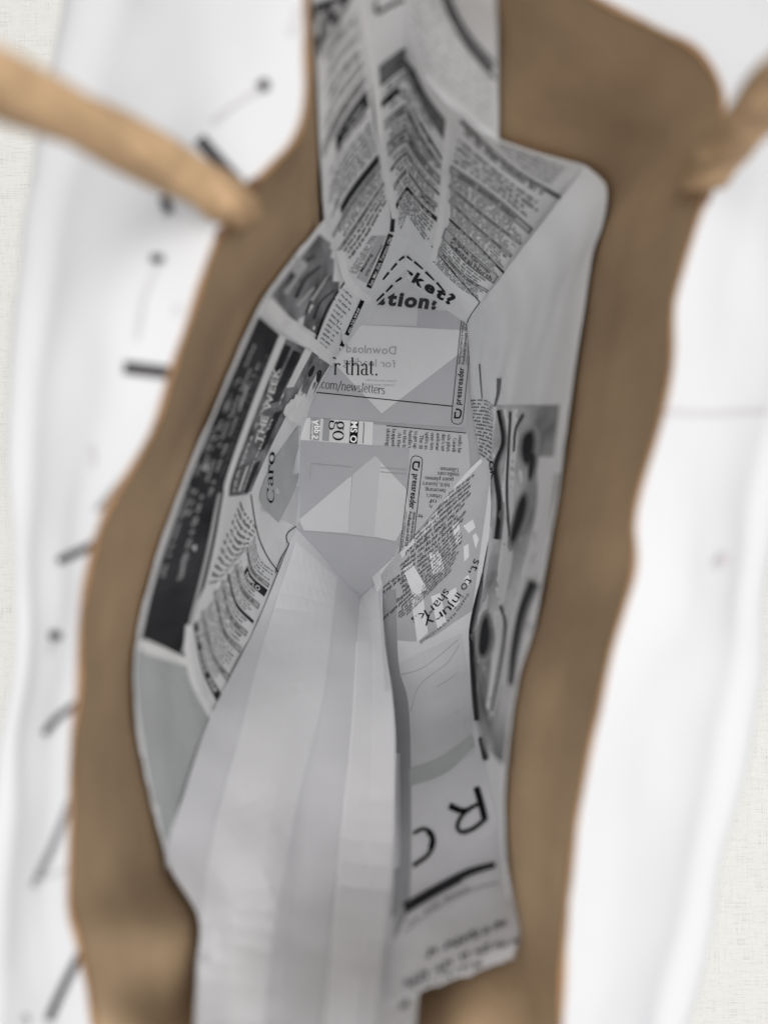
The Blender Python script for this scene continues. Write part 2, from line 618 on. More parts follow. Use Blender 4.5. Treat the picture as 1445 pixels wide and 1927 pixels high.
# ================================================================== the table
def build_cloth():
    n = 60
    S = 1.6
    vs, fs = [], []
    for j in range(n + 1):
        for i in range(n + 1):
            x, y = (i / n - 0.5) * S, (j / n - 0.5) * S
            vs.append((x, y, -0.004 + 0.0015 * noise.noise(Vector((x * 7, y * 7, 3)))))
    for j in range(n):
        for i in range(n):
            a = j * (n + 1) + i
            fs.append((a, a + 1, a + n + 2, a + n + 1))
    o = link('tablecloth', vs, fs, M['linen'])
    o['kind'] = 'structure'
    o['label'] = 'pale natural linen cloth under the bags'


build_cloth()

# ================================================================== the shopping bag
RIM_D = 0.16
PAIRS = [  # kraft rim (px), liner rim (px, depth), silhouette of the white body (px)
    ((575, -20), (588, 10, .180), (160, -130)),
    ((574, 90), (594, 90, .192), (155, -60)),
    ((574, 180), (598, 150, .205), (150, 0)),
    ((553, 262), (603, 290, .235), (130, 80)),
    ((474, 348), (606, 390, .262), (110, 190)),
    ((412, 440), (590, 440, .255), (90, 300)),
    ((365, 570), (525, 520, .240), (68, 430)),
    ((325, 690), (480, 590, .235), (52, 560)),
    ((285, 815), (400, 780, .228), (42, 720)),
    ((200, 960), (340, 930, .222), (42, 900)),
    ((163, 1090), (285, 1090, .217), (52, 1080)),
    ((150, 1190), (262, 1190, .214), (58, 1160)),
    ((150, 1290), (255, 1280, .212), (52, 1250)),
    ((136, 1400), (262, 1380, .208), (36, 1380)),
    ((134, 1560), (290, 1520, .212), (22, 1500)),
    ((130, 1690), (320, 1630, .216), (4, 1640)),
    ((146, 1770), (374, 1728, .206), (-8, 1740)),
    ((165, 1860), (368, 1850, .198), (-14, 1830)),
    ((180, 1960), (365, 1960, .174), (-18, 1940)),
    ((205, 2150), (365, 2100, .165), (0, 2150)),
    ((380, 2290), (450, 2160, .168), (250, 2480)),
    ((620, 2330), (600, 2160, .168), (600, 2560)),
    ((860, 2320), (780, 2020, .180), (900, 2520)),
    ((1020, 2270), (880, 1850, .200), (1110, 2380)),
    ((1052, 2100), (968, 1800, .203), (1190, 2130)),
    ((1057, 1880), (975, 1745, .205), (1250, 1927)),
    ((1068, 1700), (955, 1650, .205), (1300, 1780)),
    ((1090, 1520), (948, 1550, .210), (1345, 1600)),
    ((1125, 1340), (952, 1420, .216), (1372, 1450)),
    ((1158, 1200), (965, 1300, .220), (1388, 1300)),
    ((1194, 1070), (1005, 1160, .225), (1402, 1150)),
    ((1196, 960), (1035, 1000, .230), (1425, 1000)),
    ((1240, 800), (1060, 850, .233), (1455, 850)),
    ((1264, 690), (1080, 700, .235), (1480, 700)),
    ((1268, 570), (1100, 570, .236), (1500, 560)),
    ((1308, 430), (1118, 470, .237), (1520, 430)),
    ((1340, 330), (1140, 390, .236), (1560, 300)),
    ((1352, 250), (1140, 345, .235), (1600, 150)),
    ((1358, 172), (1115, 318, .235), (1620, 0)),
    ((1315, 98), (1060, 298, .235), (1580, -150)),
    ((1240, 55), (1000, 280, .235), (1500, -250)),
    ((1130, 0), (940, 258, .235), (1350, -350)),
    ((1040, -60), (935, 120, .205), (1200, -400)),
    ((930, -160), (930, -10, .180), (1000, -450)),
    ((770, -310), (750, -155, .180), (770, -500)),
    ((640, -200), (670, -65, .180), (480, -400)),
]
bag = empty('shopping_bag', (0, 0, 0), 'white paper shopping bag with brown kraft inside, rope handle and black line drawing', 'shopping bag')


def outward(p):
    c = Vector((0.004, max(-0.075, min(0.075, p.y)), p.z))
    v = p - c
    v.z = 0
    return v.normalized()


rim, liner, sil = [], [], []
for i, (k, n_, b) in enumerate(PAIRS):
    wob = 0.0015 * noise.noise(Vector((i * 0.6, 1, 2)))
    rim.append(P(k[0], k[1], RIM_D + wob))
    liner.append(P(*n_))
    sil.append(P(b[0], b[1], 0.195))
N = len(PAIRS)
closed = lambda L: L + [L[0]]
r_top = rim
r_mid, r_low = [], []
for i in range(N):
    q = liner[i] + outward(liner[i]) * 0.002
    r_mid.append(q)
    r_low.append(q + Vector((0, 0, -0.042)) + outward(q) * 0.004)
half = [a * 0.55 + b * 0.45 for a, b in zip(r_top, r_mid)]
collar = Panel('inner_lining', [closed(r_low), closed(r_mid), closed(half), closed(r_top)], M['kraft'], bag, nu=4, nv=8, raw=True, crumple=0.0008, cscale=38, thick=0.0003, fade=True)

o_top, o_sh, o_mid, o_bulge, o_low, o_base = [], [], [], [], [], []
for i in range(N):
    t = rim[i] + outward(rim[i]) * 0.0001 + Vector((0, 0, -0.0002))
    s = sil[i]
    o_top.append(t)
    a = t.lerp(s, 0.30)
    a.z = t.z - (t.z - s.z) * 0.12
    o_sh.append(a)
    a = t.lerp(s, 0.68)
    a.z = t.z - (t.z - s.z) * 0.40
    o_mid.append(a)
    o_bulge.append(s.copy())
    o_low.append(Vector((s.x * 0.99, s.y * 0.99, 0.12)))
    o_base.append(Vector((s.x * 0.92, s.y * 0.95, 0.0)))
body = Panel('outer_wall', [closed(o_base), closed(o_low), closed(o_bulge), closed(o_mid), closed(o_sh), closed(o_top)], M['white'], bag, nu=4, nv=8, raw=True, crumple=0.0035, cscale=20, thick=0.0003, face=Vector((0, 0, 0.1)), fade=True)


def tube(name, pts, r, m, parent, seg=10, sub=8, cyclic=False, twist=0, ridge=0.0, strands=3):
    n = (len(pts) - (0 if cyclic else 1)) * sub
    src = pts + [pts[0]] if cyclic else pts
    L = [samp(src, i / sub) for i in range(n + (0 if cyclic else 1))]
    vs, fs = [], []
    up = Vector((0.1, 0.2, 1)).normalized()
    for i, p in enumerate(L):
        a = L[i - 1] if (i > 0 or cyclic) else L[0]
        b = L[(i + 1) % len(L)] if (i + 1 < len(L) or cyclic) else L[-1]
        t = (b - a).normalized()
        x = t.cross(up)
        x = x.normalized() if x.length > 1e-6 else Vector((1, 0, 0))
        y = x.cross(t)
        end = min(i, len(L) - 1 - i)
        k = 1.0 if cyclic or end >= 3 else (0.35, 0.75, 0.93)[end]
        for j in range(seg):
            g = 2 * math.pi * j / seg
            rr = r * k * (1 + (0.7 * noise.noise(p * 130) if cyclic else 0)) * (1 + ridge * math.cos(strands * g + twist * i))
            vs.append(p + x * (rr * math.cos(g)) + y * (rr * math.sin(g)))
    m_ = len(L)
    for i in range(m_ if cyclic else m_ - 1):
        for j in range(seg):
            a = i * seg + j
            b = i * seg + (j + 1) % seg
            c = ((i + 1) % m_) * seg + (j + 1) % seg
            d = ((i + 1) % m_) * seg + j
            fs.append((a, b, c, d))
    if not cyclic:
        fs.append(tuple(range(seg))[::-1])
        fs.append(tuple((m_ - 1) * seg + j for j in range(seg)))
    return link(name, vs, fs, m, parent)


tube('rim_edge', [r + Vector((0, 0, -0.0002)) for r in rim], 0.00055, M['kraft_edge'], bag, seg=6, sub=4, cyclic=True)

# rope handle: both legs rise outwards, the loop passes above the top of the picture
HP = [(452, 396, .168), (440, 387, .163), (415, 370, .157), (365, 340, .150), (200, 252, .131), (0, 160, .113), (-250, 50, .098)]
left_leg = [P(*p) for p in HP]
HPR = [(1312, 348, .172), (1322, 334, .165), (1338, 312, .158), (1370, 268, .149), (1425, 205, .136), (1530, 90, .120), (1700, -60, .105)]
right_leg = [P(*p) for p in HPR]
arc = [Vector((-0.072, 0.10, 0.372)), Vector((-0.045, 0.135, 0.392)), Vector((0.005, 0.150, 0.40)), Vector((0.055, 0.135, 0.392)), Vector((0.078, 0.105, 0.37))]
tube('handle', left_leg + arc + right_leg[::-1], 0.0046, M['rope'], bag, seg=24, sub=14, twist=0.30, ridge=0.10, strands=4)

for pts in ([(462, 358, .1605), (474, 349, .1600), (486, 338, .1606)], [(408, 452, .1606), (418, 438, .1602), (430, 430, .1612)], [(1318, 392, .1605), (1328, 366, .1600), (1338, 345, .1608)]):
    tube('hole_edge_shade', [P(*q) for q in pts], 0.0012, M['hole'], bag, seg=8, sub=6)  # dark tubes stand in for the shade in the gaps by the rope

# floor of the shopping bag
vs = [Vector((p.x * 0.99, p.y * 0.99, 0.0015)) for p in o_base]
link('bag_bottom', vs + [Vector((0, 0, 0.0015))], [(i, (i + 1) % N, N) for i in range(N)], M['kraft'], bag, smooth=False)

# the black line drawing printed on the white outside, and a painted wall crease
DRAW = [
    ('s', [(377, 264), (452, 350)], 24, 'draw'), ('s', [(402, 232), (440, 198), (490, 168)], 9, 'draw_grey'), ('b', (497, 163), 13, 12, 0, 'draw'),
    ('s', [(310, 372), (322, 405)], 17, 'draw'), ('b', (298, 489), 12, 10, 0, 'draw'), ('s', [(296, 500), (272, 560), (258, 640)], 8, 'draw_grey'),
    ('b', (334, 582), 9, 10, 0, 'draw_grey'), ('s', [(236, 692), (346, 706)], 24, 'draw'), ('s', [(172, 840), (176, 880)], 12, 'draw_grey'),
    ('s', [(186, 962), (212, 930), (246, 890)], 9, 'draw_mid'), ('s', [(114, 1056), (150, 1040), (204, 1014)], 15, 'draw'),
    ('b', (108, 1197), 11, 10, 0, 'draw'), ('s', [(94, 1232), (100, 1205)], 8, 'draw_grey'), ('s', [(88, 1382), (112, 1352), (152, 1322)], 12, 'draw'),
    ('s', [(140, 1500), (100, 1600), (68, 1668)], 13, 'draw_mid'), ('s', [(68, 1664), (136, 1634)], 7, 'draw_grey'),
    ('s', [(162, 1780), (126, 1850), (96, 1918)], 15, 'draw'), ('b', (50, 1922), 9, 11, 0, 'draw_grey'), ('s', [(562, 14), (549, 66)], 12, 'draw_grey'),
    ('s', [(1250, 775), (1340, 778), (1440, 772)], 9, 'pale_crease_dot'), ('b', (1355, 1055), 15, 14, 0, 'pale_crease_dot'),  # wall crease with its shade painted as a line, and a dot
]
for e in DRAW:
    pr = Print()
    if e[0] == 's':
        pr.stroke(e[1], e[2], n=14, lin=len(e[1]) == 2)
    else:
        pr.blob(e[1], e[2], e[3], e[4])
    pr.build(body, 'print_or_crease', M[e[-1]], layer=2, step=0.0003)

# ================================================================== the newspaper bag
news = empty('newspaper_bag', (0, 0, 0), 'bag folded from newspaper pages standing inside the shopping bag', 'paper bag')

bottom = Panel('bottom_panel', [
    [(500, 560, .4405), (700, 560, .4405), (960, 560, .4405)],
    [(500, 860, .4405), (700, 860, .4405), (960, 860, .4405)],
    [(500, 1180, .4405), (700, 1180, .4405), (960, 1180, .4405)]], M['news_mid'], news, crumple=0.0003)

far_right = Panel('gusset_panel', [
    [(764, 522, .4396), (822, 570, .4396), (886, 616, .4396)],
    [(763, 475, .41), (826, 532, .41), (897, 584, .41)],
    [(764, 400, .36), (850, 462, .36), (945, 520, .36)],
    [(765, 300, .31), (868, 380, .31), (1000, 446, .31)],
    [(763, 210, .27), (885, 310, .27), (1050, 382, .27)],
    [(762, 100, .235), (905, 245, .235), (1104, 314, .235)]], M['news'], news, lin_v=False, fray=0.0006, nu=12)
far_top = Panel('gusset_panel', [
    [(763, 110, .237), (845, 195, .237), (937, 272, .237)],
    [(755, -20, .205), (850, 45, .205), (936, 122, .205)],
    [(750, -155, .18), (850, -75, .18), (931, -8, .18)],
    [(745, -260, .165), (850, -190, .165), (928, -120, .165)]], M['news'], news, fray=0.0006)
far_left = Panel('gusset_panel', [
    [(768, 522, .4396), (708, 576, .4396), (652, 650, .4396)],
    [(767, 475, .41), (700, 550, .41), (645, 640, .41)],
    [(768, 400, .36), (692, 480, .36), (637, 565, .36)],
    [(769, 300, .31), (685, 390, .31), (622, 482, .31)],
    [(767, 210, .27), (685, 300, .27), (609, 395, .27)],
    [(766, 100, .235), (680, 190, .235), (603, 290, .235)],
    [(759, -20, .205), (675, 65, .205), (598, 150, .205)],
    [(754, -155, .18), (670, -65, .18), (588, 10, .18)],
    [(745, -260, .165), (660, -180, .165), (580, -110, .165)]], M['news'], news, fray=0.0006, nu=12)


def wall_rows(base, top, bow=0.0, k=4):
    rows = []
    for j in range(k + 1):
        f = j / k
        row = []
        for b, t in zip(base, top):
            q = P(*b).lerp(P(*t), f)
            q += outward(q) * (bow * math.sin(math.pi * f) * min(1.0, len(row) / 2.0))
            row.append(q)
        rows.append(row)
    return rows


left = Panel('side_panel', wall_rows(
    [(662, 638, .4385), (624, 688, .4385), (588, 757, .4385), (564, 830, .440), (562, 900, .440), (566, 960, .440), (560, 1000, .440), (552, 1025, .435), (540, 1060, .425), (530, 1090, .415)],
    [(612, 415, .262), (527, 520, .242), (482, 588, .235), (402, 780, .228), (340, 930, .222), (285, 1090, .217), (258, 1220, .212), (258, 1360, .208), (286, 1500, .211), (318, 1635, .217)], 0.004),
    M['news'], news, raw=True, fray=0.0007, crumple=0.0007)
right = Panel('side_panel', wall_rows(
    [(878, 606, .4385), (881, 640, .4385), (884, 690, .4385), (887, 770, .4385), (900, 840, .4385), (918, 930, .437), (908, 1040, .43), (884, 1160, .40), (880, 1290, .37), (898, 1410, .33), (925, 1500, .29)],
    [(1100, 313, .235), (1138, 348, .235), (1136, 410, .236), (1108, 500, .237), (1070, 760, .235), (1045, 940, .23), (1005, 1160, .225), (968, 1300, .22), (950, 1450, .215), (948, 1590, .21), (955, 1690, .205)], 0.001),
    M['news'], news, raw=True, fray=0.0006, crumple=0.0006)
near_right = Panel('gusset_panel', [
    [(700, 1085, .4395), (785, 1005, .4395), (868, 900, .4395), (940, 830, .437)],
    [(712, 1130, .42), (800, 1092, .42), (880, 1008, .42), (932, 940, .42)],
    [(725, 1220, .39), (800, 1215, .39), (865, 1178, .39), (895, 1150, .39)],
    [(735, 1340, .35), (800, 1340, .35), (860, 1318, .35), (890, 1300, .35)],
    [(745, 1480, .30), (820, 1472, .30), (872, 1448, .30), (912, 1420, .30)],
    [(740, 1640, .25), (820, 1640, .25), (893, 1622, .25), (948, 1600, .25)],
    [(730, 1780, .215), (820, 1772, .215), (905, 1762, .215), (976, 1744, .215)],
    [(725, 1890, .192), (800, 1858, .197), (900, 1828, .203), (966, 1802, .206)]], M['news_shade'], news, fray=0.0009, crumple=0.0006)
near_strip = Panel('gusset_panel', [
    [(700, 1780, .2165), (740, 1780, .2165), (800, 1775, .2165)],
    [(700, 1880, .1945), (740, 1880, .1945), (788, 1866, .1965)],
    [(690, 1970, .177), (740, 1970, .177), (779, 1965, .177)],
    [(690, 2090, .160), (740, 2090, .160), (775, 2085, .160)]], M['news'], news, crumple=0.0004)


def near_rows():
    base = [
        [(557, 993, .4385), (590, 1028, .4385), (615, 1056, .4385), (640, 1085, .4385), (678, 1124, .4385), (698, 1105, .4385), (720, 1083, .4385)],
        [(486, 1170, .385), (535, 1172, .385), (590, 1180, .385), (634, 1185, .385), (670, 1190, .385), (703, 1195, .385), (722, 1195, .385)],
        [(400, 1340, .325), (470, 1345, .325), (545, 1350, .325), (600, 1352, .325), (660, 1355, .325), (700, 1350, .325), (742, 1345, .325)],
        [(345, 1500, .28), (425, 1510, .28), (515, 1515, .28), (570, 1515, .28), (652, 1515, .28), (697, 1515, .28), (744, 1515, .28)],
        [(316, 1612, .252), (408, 1620, .252), (508, 1625, .252), (560, 1628, .252), (647, 1630, .252), (693, 1630, .252), (742, 1630, .252)],
        [(374, 1722, .222), (432, 1730, .222), (504, 1735, .222), (550, 1738, .222), (634, 1740, .222), (688, 1740, .222), (734, 1740, .222)],
        [(372, 1820, .197), (430, 1830, .197), (498, 1835, .197), (545, 1838, .197), (626, 1840, .197), (684, 1840, .197), (720, 1840, .197)],
        [(366, 1940, .174), (428, 1955, .174), (495, 1960, .174), (535, 1960, .174), (612, 1960, .174), (666, 1960, .174), (702, 1960, .174)],
        [(365, 2060, .159), (428, 2070, .159), (490, 2080, .159), (530, 2080, .159), (600, 2080, .159), (650, 2080, .159), (690, 2080, .159)]]
    amp = [0, -0.0005, 0.0005, -0.0006, 0.0016, -0.0006, 0.0008]
    rows = []
    for j, r in enumerate(base):
        row = []
        for i, (x, y, d) in enumerate(r):
            k = min(1, j / 2.0)
            dd = d
            if j > 0:
                x0, y0, d0 = r[0]
                dr = Vector(((x0 - CX) / FPX, (CY - y0) / FPX, -1)).normalized()
                hit = left.bvh.ray_cast(CAM, dr)[0]
                e = d0
                if hit is not None:
                    e = min(d0, CAMZ - hit.z - 0.0035)
                elif j in (3, 4, 5, 6):
                    e = (0, 0, 0, .232, .214, .203, .19)[j]
                dd = d + (e - d0) * max(0.0, 1 - i / 4.0)
            q = P(x, y, dd)
            n = Vector((0, 0.8, 0.6))
            row.append(q + n * (amp[i] * k))
        rows.append(row)
    return rows


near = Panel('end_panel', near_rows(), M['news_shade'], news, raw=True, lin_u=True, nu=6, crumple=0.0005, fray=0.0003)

# ---------------------------------------------------------------- bottom: folded layers
LAYZ = 0.00035


def flap(name, pts, m, k, curl=0.0):
    """flat folded layer lying on the bottom, with real thickness"""
    top = [P(x, y, 0.4400 - LAYZ * k) for x, y in pts]
    n = len(top)
    bot = [p + Vector((0, 0, -LAYZ * 0.8)) for p in top]
    fs = [tuple(range(n))] + [tuple(range(2 * n - 1, n - 1, -1))] + [(i, n + i, n + (i + 1) % n, (i + 1) % n) for i in range(n)]
    o = link(name, top + bot, fs, m, bottom.obj, smooth=False)
    class F: pass
    f = F()
    f.obj = o
    big = [P(300, 400, .4400 - LAYZ * k), P(1200, 400, .4400 - LAYZ * k), P(1200, 1300, .4400 - LAYZ * k), P(300, 1300, .4400 - LAYZ * k)]
    f.bvh = BVHTree.FromPolygons([tuple(v) for v in big], [(0, 1, 2, 3)])
    return f


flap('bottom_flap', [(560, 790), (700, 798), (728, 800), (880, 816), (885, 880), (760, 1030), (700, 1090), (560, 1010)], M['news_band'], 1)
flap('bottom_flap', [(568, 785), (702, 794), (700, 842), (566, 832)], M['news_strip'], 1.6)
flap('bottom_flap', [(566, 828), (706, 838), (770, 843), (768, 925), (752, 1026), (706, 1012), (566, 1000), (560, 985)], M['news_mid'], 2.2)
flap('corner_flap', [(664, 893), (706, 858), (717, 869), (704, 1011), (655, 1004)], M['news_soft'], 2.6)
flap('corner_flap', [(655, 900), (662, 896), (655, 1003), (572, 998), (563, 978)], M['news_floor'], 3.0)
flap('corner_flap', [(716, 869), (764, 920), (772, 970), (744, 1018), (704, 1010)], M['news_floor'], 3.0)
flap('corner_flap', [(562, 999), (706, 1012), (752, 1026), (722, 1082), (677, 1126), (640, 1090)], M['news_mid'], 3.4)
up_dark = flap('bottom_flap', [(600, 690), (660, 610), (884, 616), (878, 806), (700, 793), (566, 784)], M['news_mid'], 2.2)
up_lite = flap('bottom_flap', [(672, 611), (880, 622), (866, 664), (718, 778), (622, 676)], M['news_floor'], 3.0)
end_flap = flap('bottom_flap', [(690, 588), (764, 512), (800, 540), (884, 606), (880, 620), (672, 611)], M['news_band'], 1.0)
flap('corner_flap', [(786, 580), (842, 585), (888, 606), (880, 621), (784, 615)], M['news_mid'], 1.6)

FLOOR = flap('printed_line', [(594, 737.2), (852, 763.6), (852, 765.4), (594, 739)], M['ink'], 3.6)


class FP(Print):
    def go(self, name, m, k=4.0):
        return self.build(FLOOR, name, m, layer=k - 3.6, step=LAYZ, parent=bottom.obj)


p = FP()
text_line(p, 'r that.', (627, 705), (712, 707), 22, T=8.5, t=3)
text_line(p, '.com/newsletters', (600, 730), (724, 742), 11.5, T=7.5, t=3.4)
p.go('printed_heading', M['ink'])
p = FP()
text_line(p, 'Download', (650, 663), (745, 667), 11, 'sans', 0.012, mirror=True)
text_line(p, 'for loading', (644, 687), (744, 692), 10.5, 'sans', 0.004, mirror=True)
text_line(p, 'Access the more than', (688, 717), (746, 719), 3.4, 'sans', mirror=True)
text_line(p, '7 premier news of titles', (682, 725), (744, 727), 3.4, 'sans', mirror=True)
p.go('printed_text', M['ghost'], 3.8)


def press(p, tl, tr, bl, br, up):
    """the narrow credit strip: rounded outline, mark, name, two lines of small print; s along the strip, t across"""
    w = Warp([[Vector(tl), Vector(tr)], [Vector(bl), Vector(br)]])
    n = 6
    # outline with a round end at s = 0
    def line(pts, wd):
        p.stroke([w(*q) for q in pts], wd, lin=True, n=len(pts) * 3)
    line([(1.0, 0.0), (0.05, 0.0), (0.015, 0.10), (0.0, 0.35), (0.0, 0.7), (0.015, 0.9), (0.05, 1.0), (1.0, 1.0)], 1.3)
    # mark: square p
    line([(0.115, 0.28), (0.05, 0.28)], 3.0)
    line([(0.06, 0.28), (0.06, 0.66), (0.085, 0.76), (0.125, 0.76), (0.14, 0.6), (0.14, 0.3)], 3.0)
    text_warp(p, 'pressreader', w, 0.185, 0.545, 0.66, 0.36, 'sans', 0.018, T=10)
    text_warp(p, 'PRINTED AND DISTRIBUTED BY PRESSREADER', w, 0.57, 1.0, 0.30, 0.13, 'sans', 0.012)
    text_warp(p, 'PressReader.com +1 604 278 4604', w, 0.57, 1.0, 0.66, 0.19, 'sans', 0.012)
    text_warp(p, 'COPYRIGHT AND PROTECTED BY APPLICABLE LAW', w, 0.57, 1.0, 0.92, 0.09, 'sans', 0.0)


p = FP()
press(p, (848, 797), (868, 600), (870, 799), (889, 602), 1)
p.go('printed_credit', M['ink'])
p = FP()
press(p, (796, 860), (775, 1044), (774, 857), (752, 1040), 1)
p.go('printed_credit', M['ink'])

# strip of print between the two folded layers
p = FP()
p.ribbon([(585, 787), (583, 828)], [(603, 788), (600, 829)], 2)
p.ribbon([(609, 788), (606, 829)], [(622, 789), (619, 830)], 2)
p.go('printed_box', M['ghost'], 3.4)
p = FP()
text_line(p, 'App S', (598, 827), (600, 790), 8, 'sans', 0.015, mirror=True)
text_line(p, 'Download', (589, 828), (590, 792), 3, 'sans', mirror=True)
p.go('printed_text', M['news_white'], 3.7)
p = FP()
text_line(p, 'go', (628, 791), (626, 829), 20, T=9, t=3)
p.stroke([(685, 795), (683, 834)], 1.3)
p.ribbon([(660, 792), (657, 834)], [(675, 793), (672, 835)], 2)
p.stroke([(727, 801), (876, 815)], 1.4)
p.go('printed_heading', M['ink'], 3.5)
p = FP()
text_line(p, 'MS O', (661, 793), (659, 834), 8.5, 'sans', 0.02)
p.go('printed_text', M['news_white'], 3.9)
p = FP()
words = ['skating', 'hopped', 'At the', 'to the b', 'handle t', 'to get up', 'The 30', 'splits as', 'one-tim', 'awkwar', "day's set", 'six-plus', 'Giordi', 'really be']
for i, wd in enumerate(words):
    f = i / (len(words) - 1)
    x = 728 + 135 * f
    y = 806 + 13 * f
    ind = 6 if wd in ('At the', 'The 30', 'Giordi') else 0
    text_line(p, wd, (x, y + ind), (x - 2, y + 33), 4.6, T=9, t=5)
for wd, x0, x1, y in (('Gilbertson', 828, 863, 880), ('media.com', 823, 864, 889), ('point plateau.', 797, 853, 898), ('NHL history', 794, 846, 908), ('becoming', 800, 838, 919), ("Urbanc's", 802, 832, 930), ('of', 808, 822, 940), ('n', 808, 814, 950), ('er', 786, 796, 968)):
    text_line(p, wd, (x1, y + 1.5), (x0, y - 1), 5.0, T=9, t=5)
p.go('printed_text', M['ink'])
p = FP()
p.stroke([(585, 872), (662, 879)], 1.2)
p.stroke([(586, 872), (583, 900)], 1.0)
for y in (888, 896):
    p.stroke([(715, y - 8), (765, y - 4)], 1.6)
p.go('printed_line', M['ghost'], 3.9)

# ---------------------------------------------------------------- far end print
p = FP()
text_line(p, 'ation?', (704, 571), (826, 582), 18, 'sans', 0.05, shear=0.1)
p.stroke([(712, 553), (735, 536), (757, 516)], 3.5, 2.0)
p.go('printed_heading', M['ink_soft'], 1.6 + 2.2)
p = Print()
text_curve(p, 'rket?', [(758, 518), (802, 546), (852, 576)], 14, 'sans', 0.045)
for a, b in (((763, 480), (776, 490)), ((780, 492), (796, 506)), ((801, 511), (817, 527)), ((822, 531), (838, 550))):
    p.stroke([a, b], 4.5, 2.5, lin=True)
p.build(far_right, 'printed_heading', M['ink_soft'], 2)
p = Print()
for a, b in (((760, 482), (750, 490)), ((746, 495), (735, 508)), ((731, 512), (720, 526)), ((755, 522), (744, 530)), ((738, 536), (726, 549)), ((722, 552), (708, 566))):
    p.stroke([a, b], 4.5, 3, lin=True)
p.build(far_left, 'printed_heading', M['ink_soft'], 2)

# right classified column
WR = Warp([
    [(868, 222), (960, 310), (1058, 370)], [(849, 309), (928, 364), (1008, 433)], [(845, 346), (915, 405), (986, 459)],
    [(845, 373), (905, 430), (968, 481)], [(846, 409), (900, 460), (950, 512)], [(838, 430), (888, 480), (940, 524)],
    [(825, 465), (875, 518), (922, 548)], [(812, 490), (860, 538), (905, 566)]])


def classified(wp, panel, rows, seed, cw=0.022, hb=0.02, sides=True):
    """rows: list of (t0, t1, kind)"""
    random.seed(seed)
    g, k, mi, wt = Print(), Print(), Print(), Print()
    for t0, t1, kind in rows:
        h = t1 - t0
        if kind == 'grey':
            wp.rect(g, 0.0, t0, 0.97, t1, 14)
            wp.box(k, 0.0, t0, 0.97, t1, 0.012, h * 0.14, 14, sides)
            wp.micro(mi, 0.10, 0.86, (t0 + t1) / 2, h * 0.55, cw * 1.6, bold=0.7)
        elif kind == 'black':
            wp.rect(k, 0.0, t0, 1.0, t1, 14)
            wp.micro(wt, 0.2, 0.85, (t0 + t1) / 2, h * 0.6, cw * 1.3)
        elif kind == 'short':
            wp.rect(k, 0.0, t0, 0.25, t1, 6)
        elif kind == 'text':
            n = max(1, int(round(h / hb)))
            for i in range(n):
                wp.micro(mi, 0.02, random.uniform(0.75, 0.97), t0 + (i + 0.5) * h / n, h / n * 0.78, cw, bold=0.6)
        elif kind == 'bold':
            n = max(1, int(round(h / hb / 1.5)))
            for i in range(n):
                wp.micro(k, 0.06, random.uniform(0.75, 0.95), t0 + (i + 0.5) * h / n, h / n * 0.75, cw * 1.6, bold=0.8)
    if g.polys: g.build(panel, 'printed_box', M['ink_pale'], 1)
    if k.polys: k.build(panel, 'printed_heading', M['ink_soft'], 2)
    if mi.polys: mi.build(panel, 'printed_text', M['ink_micro'], 2)
    if wt.polys: wt.build(panel, 'printed_text', M['news'], 3)


classified(WR, far_right, [(0.0, 0.012, 'black'), (0.012, 0.035, 'bold'), (0.05, 0.13, 'text'), (0.145, 0.185, 'grey'), (0.19, 0.275, 'text'), (0.285, 0.315, 'grey'), (0.32, 0.42, 'text'),
                           (0.43, 0.46, 'grey'), (0.465, 0.56, 'text'), (0.57, 0.60, 'black'), (0.605, 0.69, 'text'), (0.79, 0.85, 'text'), (0.855, 0.885, 'grey'), (0.89, 1.0, 'text')], 3, hb=0.022)
p, g, k = Print(), Print(), Print()
WR.rect(g, 0.0, 0.70, 0.97, 0.785, 14)
WR.box(k, 0.0, 0.70, 0.97, 0.785, 0.012, 0.006, 14)
text_warp(k, 'Alpha Group', WR, 0.14, 0.85, 0.736, 0.020, 'sans', 0.02)
text_warp(k, 'Central North', WR, 0.14, 0.92, 0.775, 0.022, 'sans', 0.02)
g.build(far_right, 'printed_box', M['ink_pale'], 1)
k.build(far_right, 'printed_text', M['ink'], 2)
p = Print()
p.stroke([(1102, 318), (1080, 348), (1057, 372)], 5)
p.stroke([(812, 462), (860, 520), (903, 568)], 1.6)
p.stroke([(903, 568), (885, 594), (878, 610)], 1.6)
p.build(far_right, 'printed_line', M['ink_soft'], 2)
p = Print()
p.stroke([(1068, 374), (1000, 450), (940, 524), (908, 568), (890, 600)], 1.6)
p.build(far_right, 'printed_line', M['ink_pale'], 2)
# faint print above the heading
WA = Warp([[(945, 268), (1010, 290), (1085, 318)], [(905, 240), (985, 318), (1050, 352)]])
p = Print()
random.seed(5)
for t in (0.18, 0.42, 0.66, 0.9):
    WA.micro(p, 0.15, 0.9, t, 0.16, 0.022, bold=0.5)
p.build(far_right, 'printed_text', M['ink_grey'], 2)

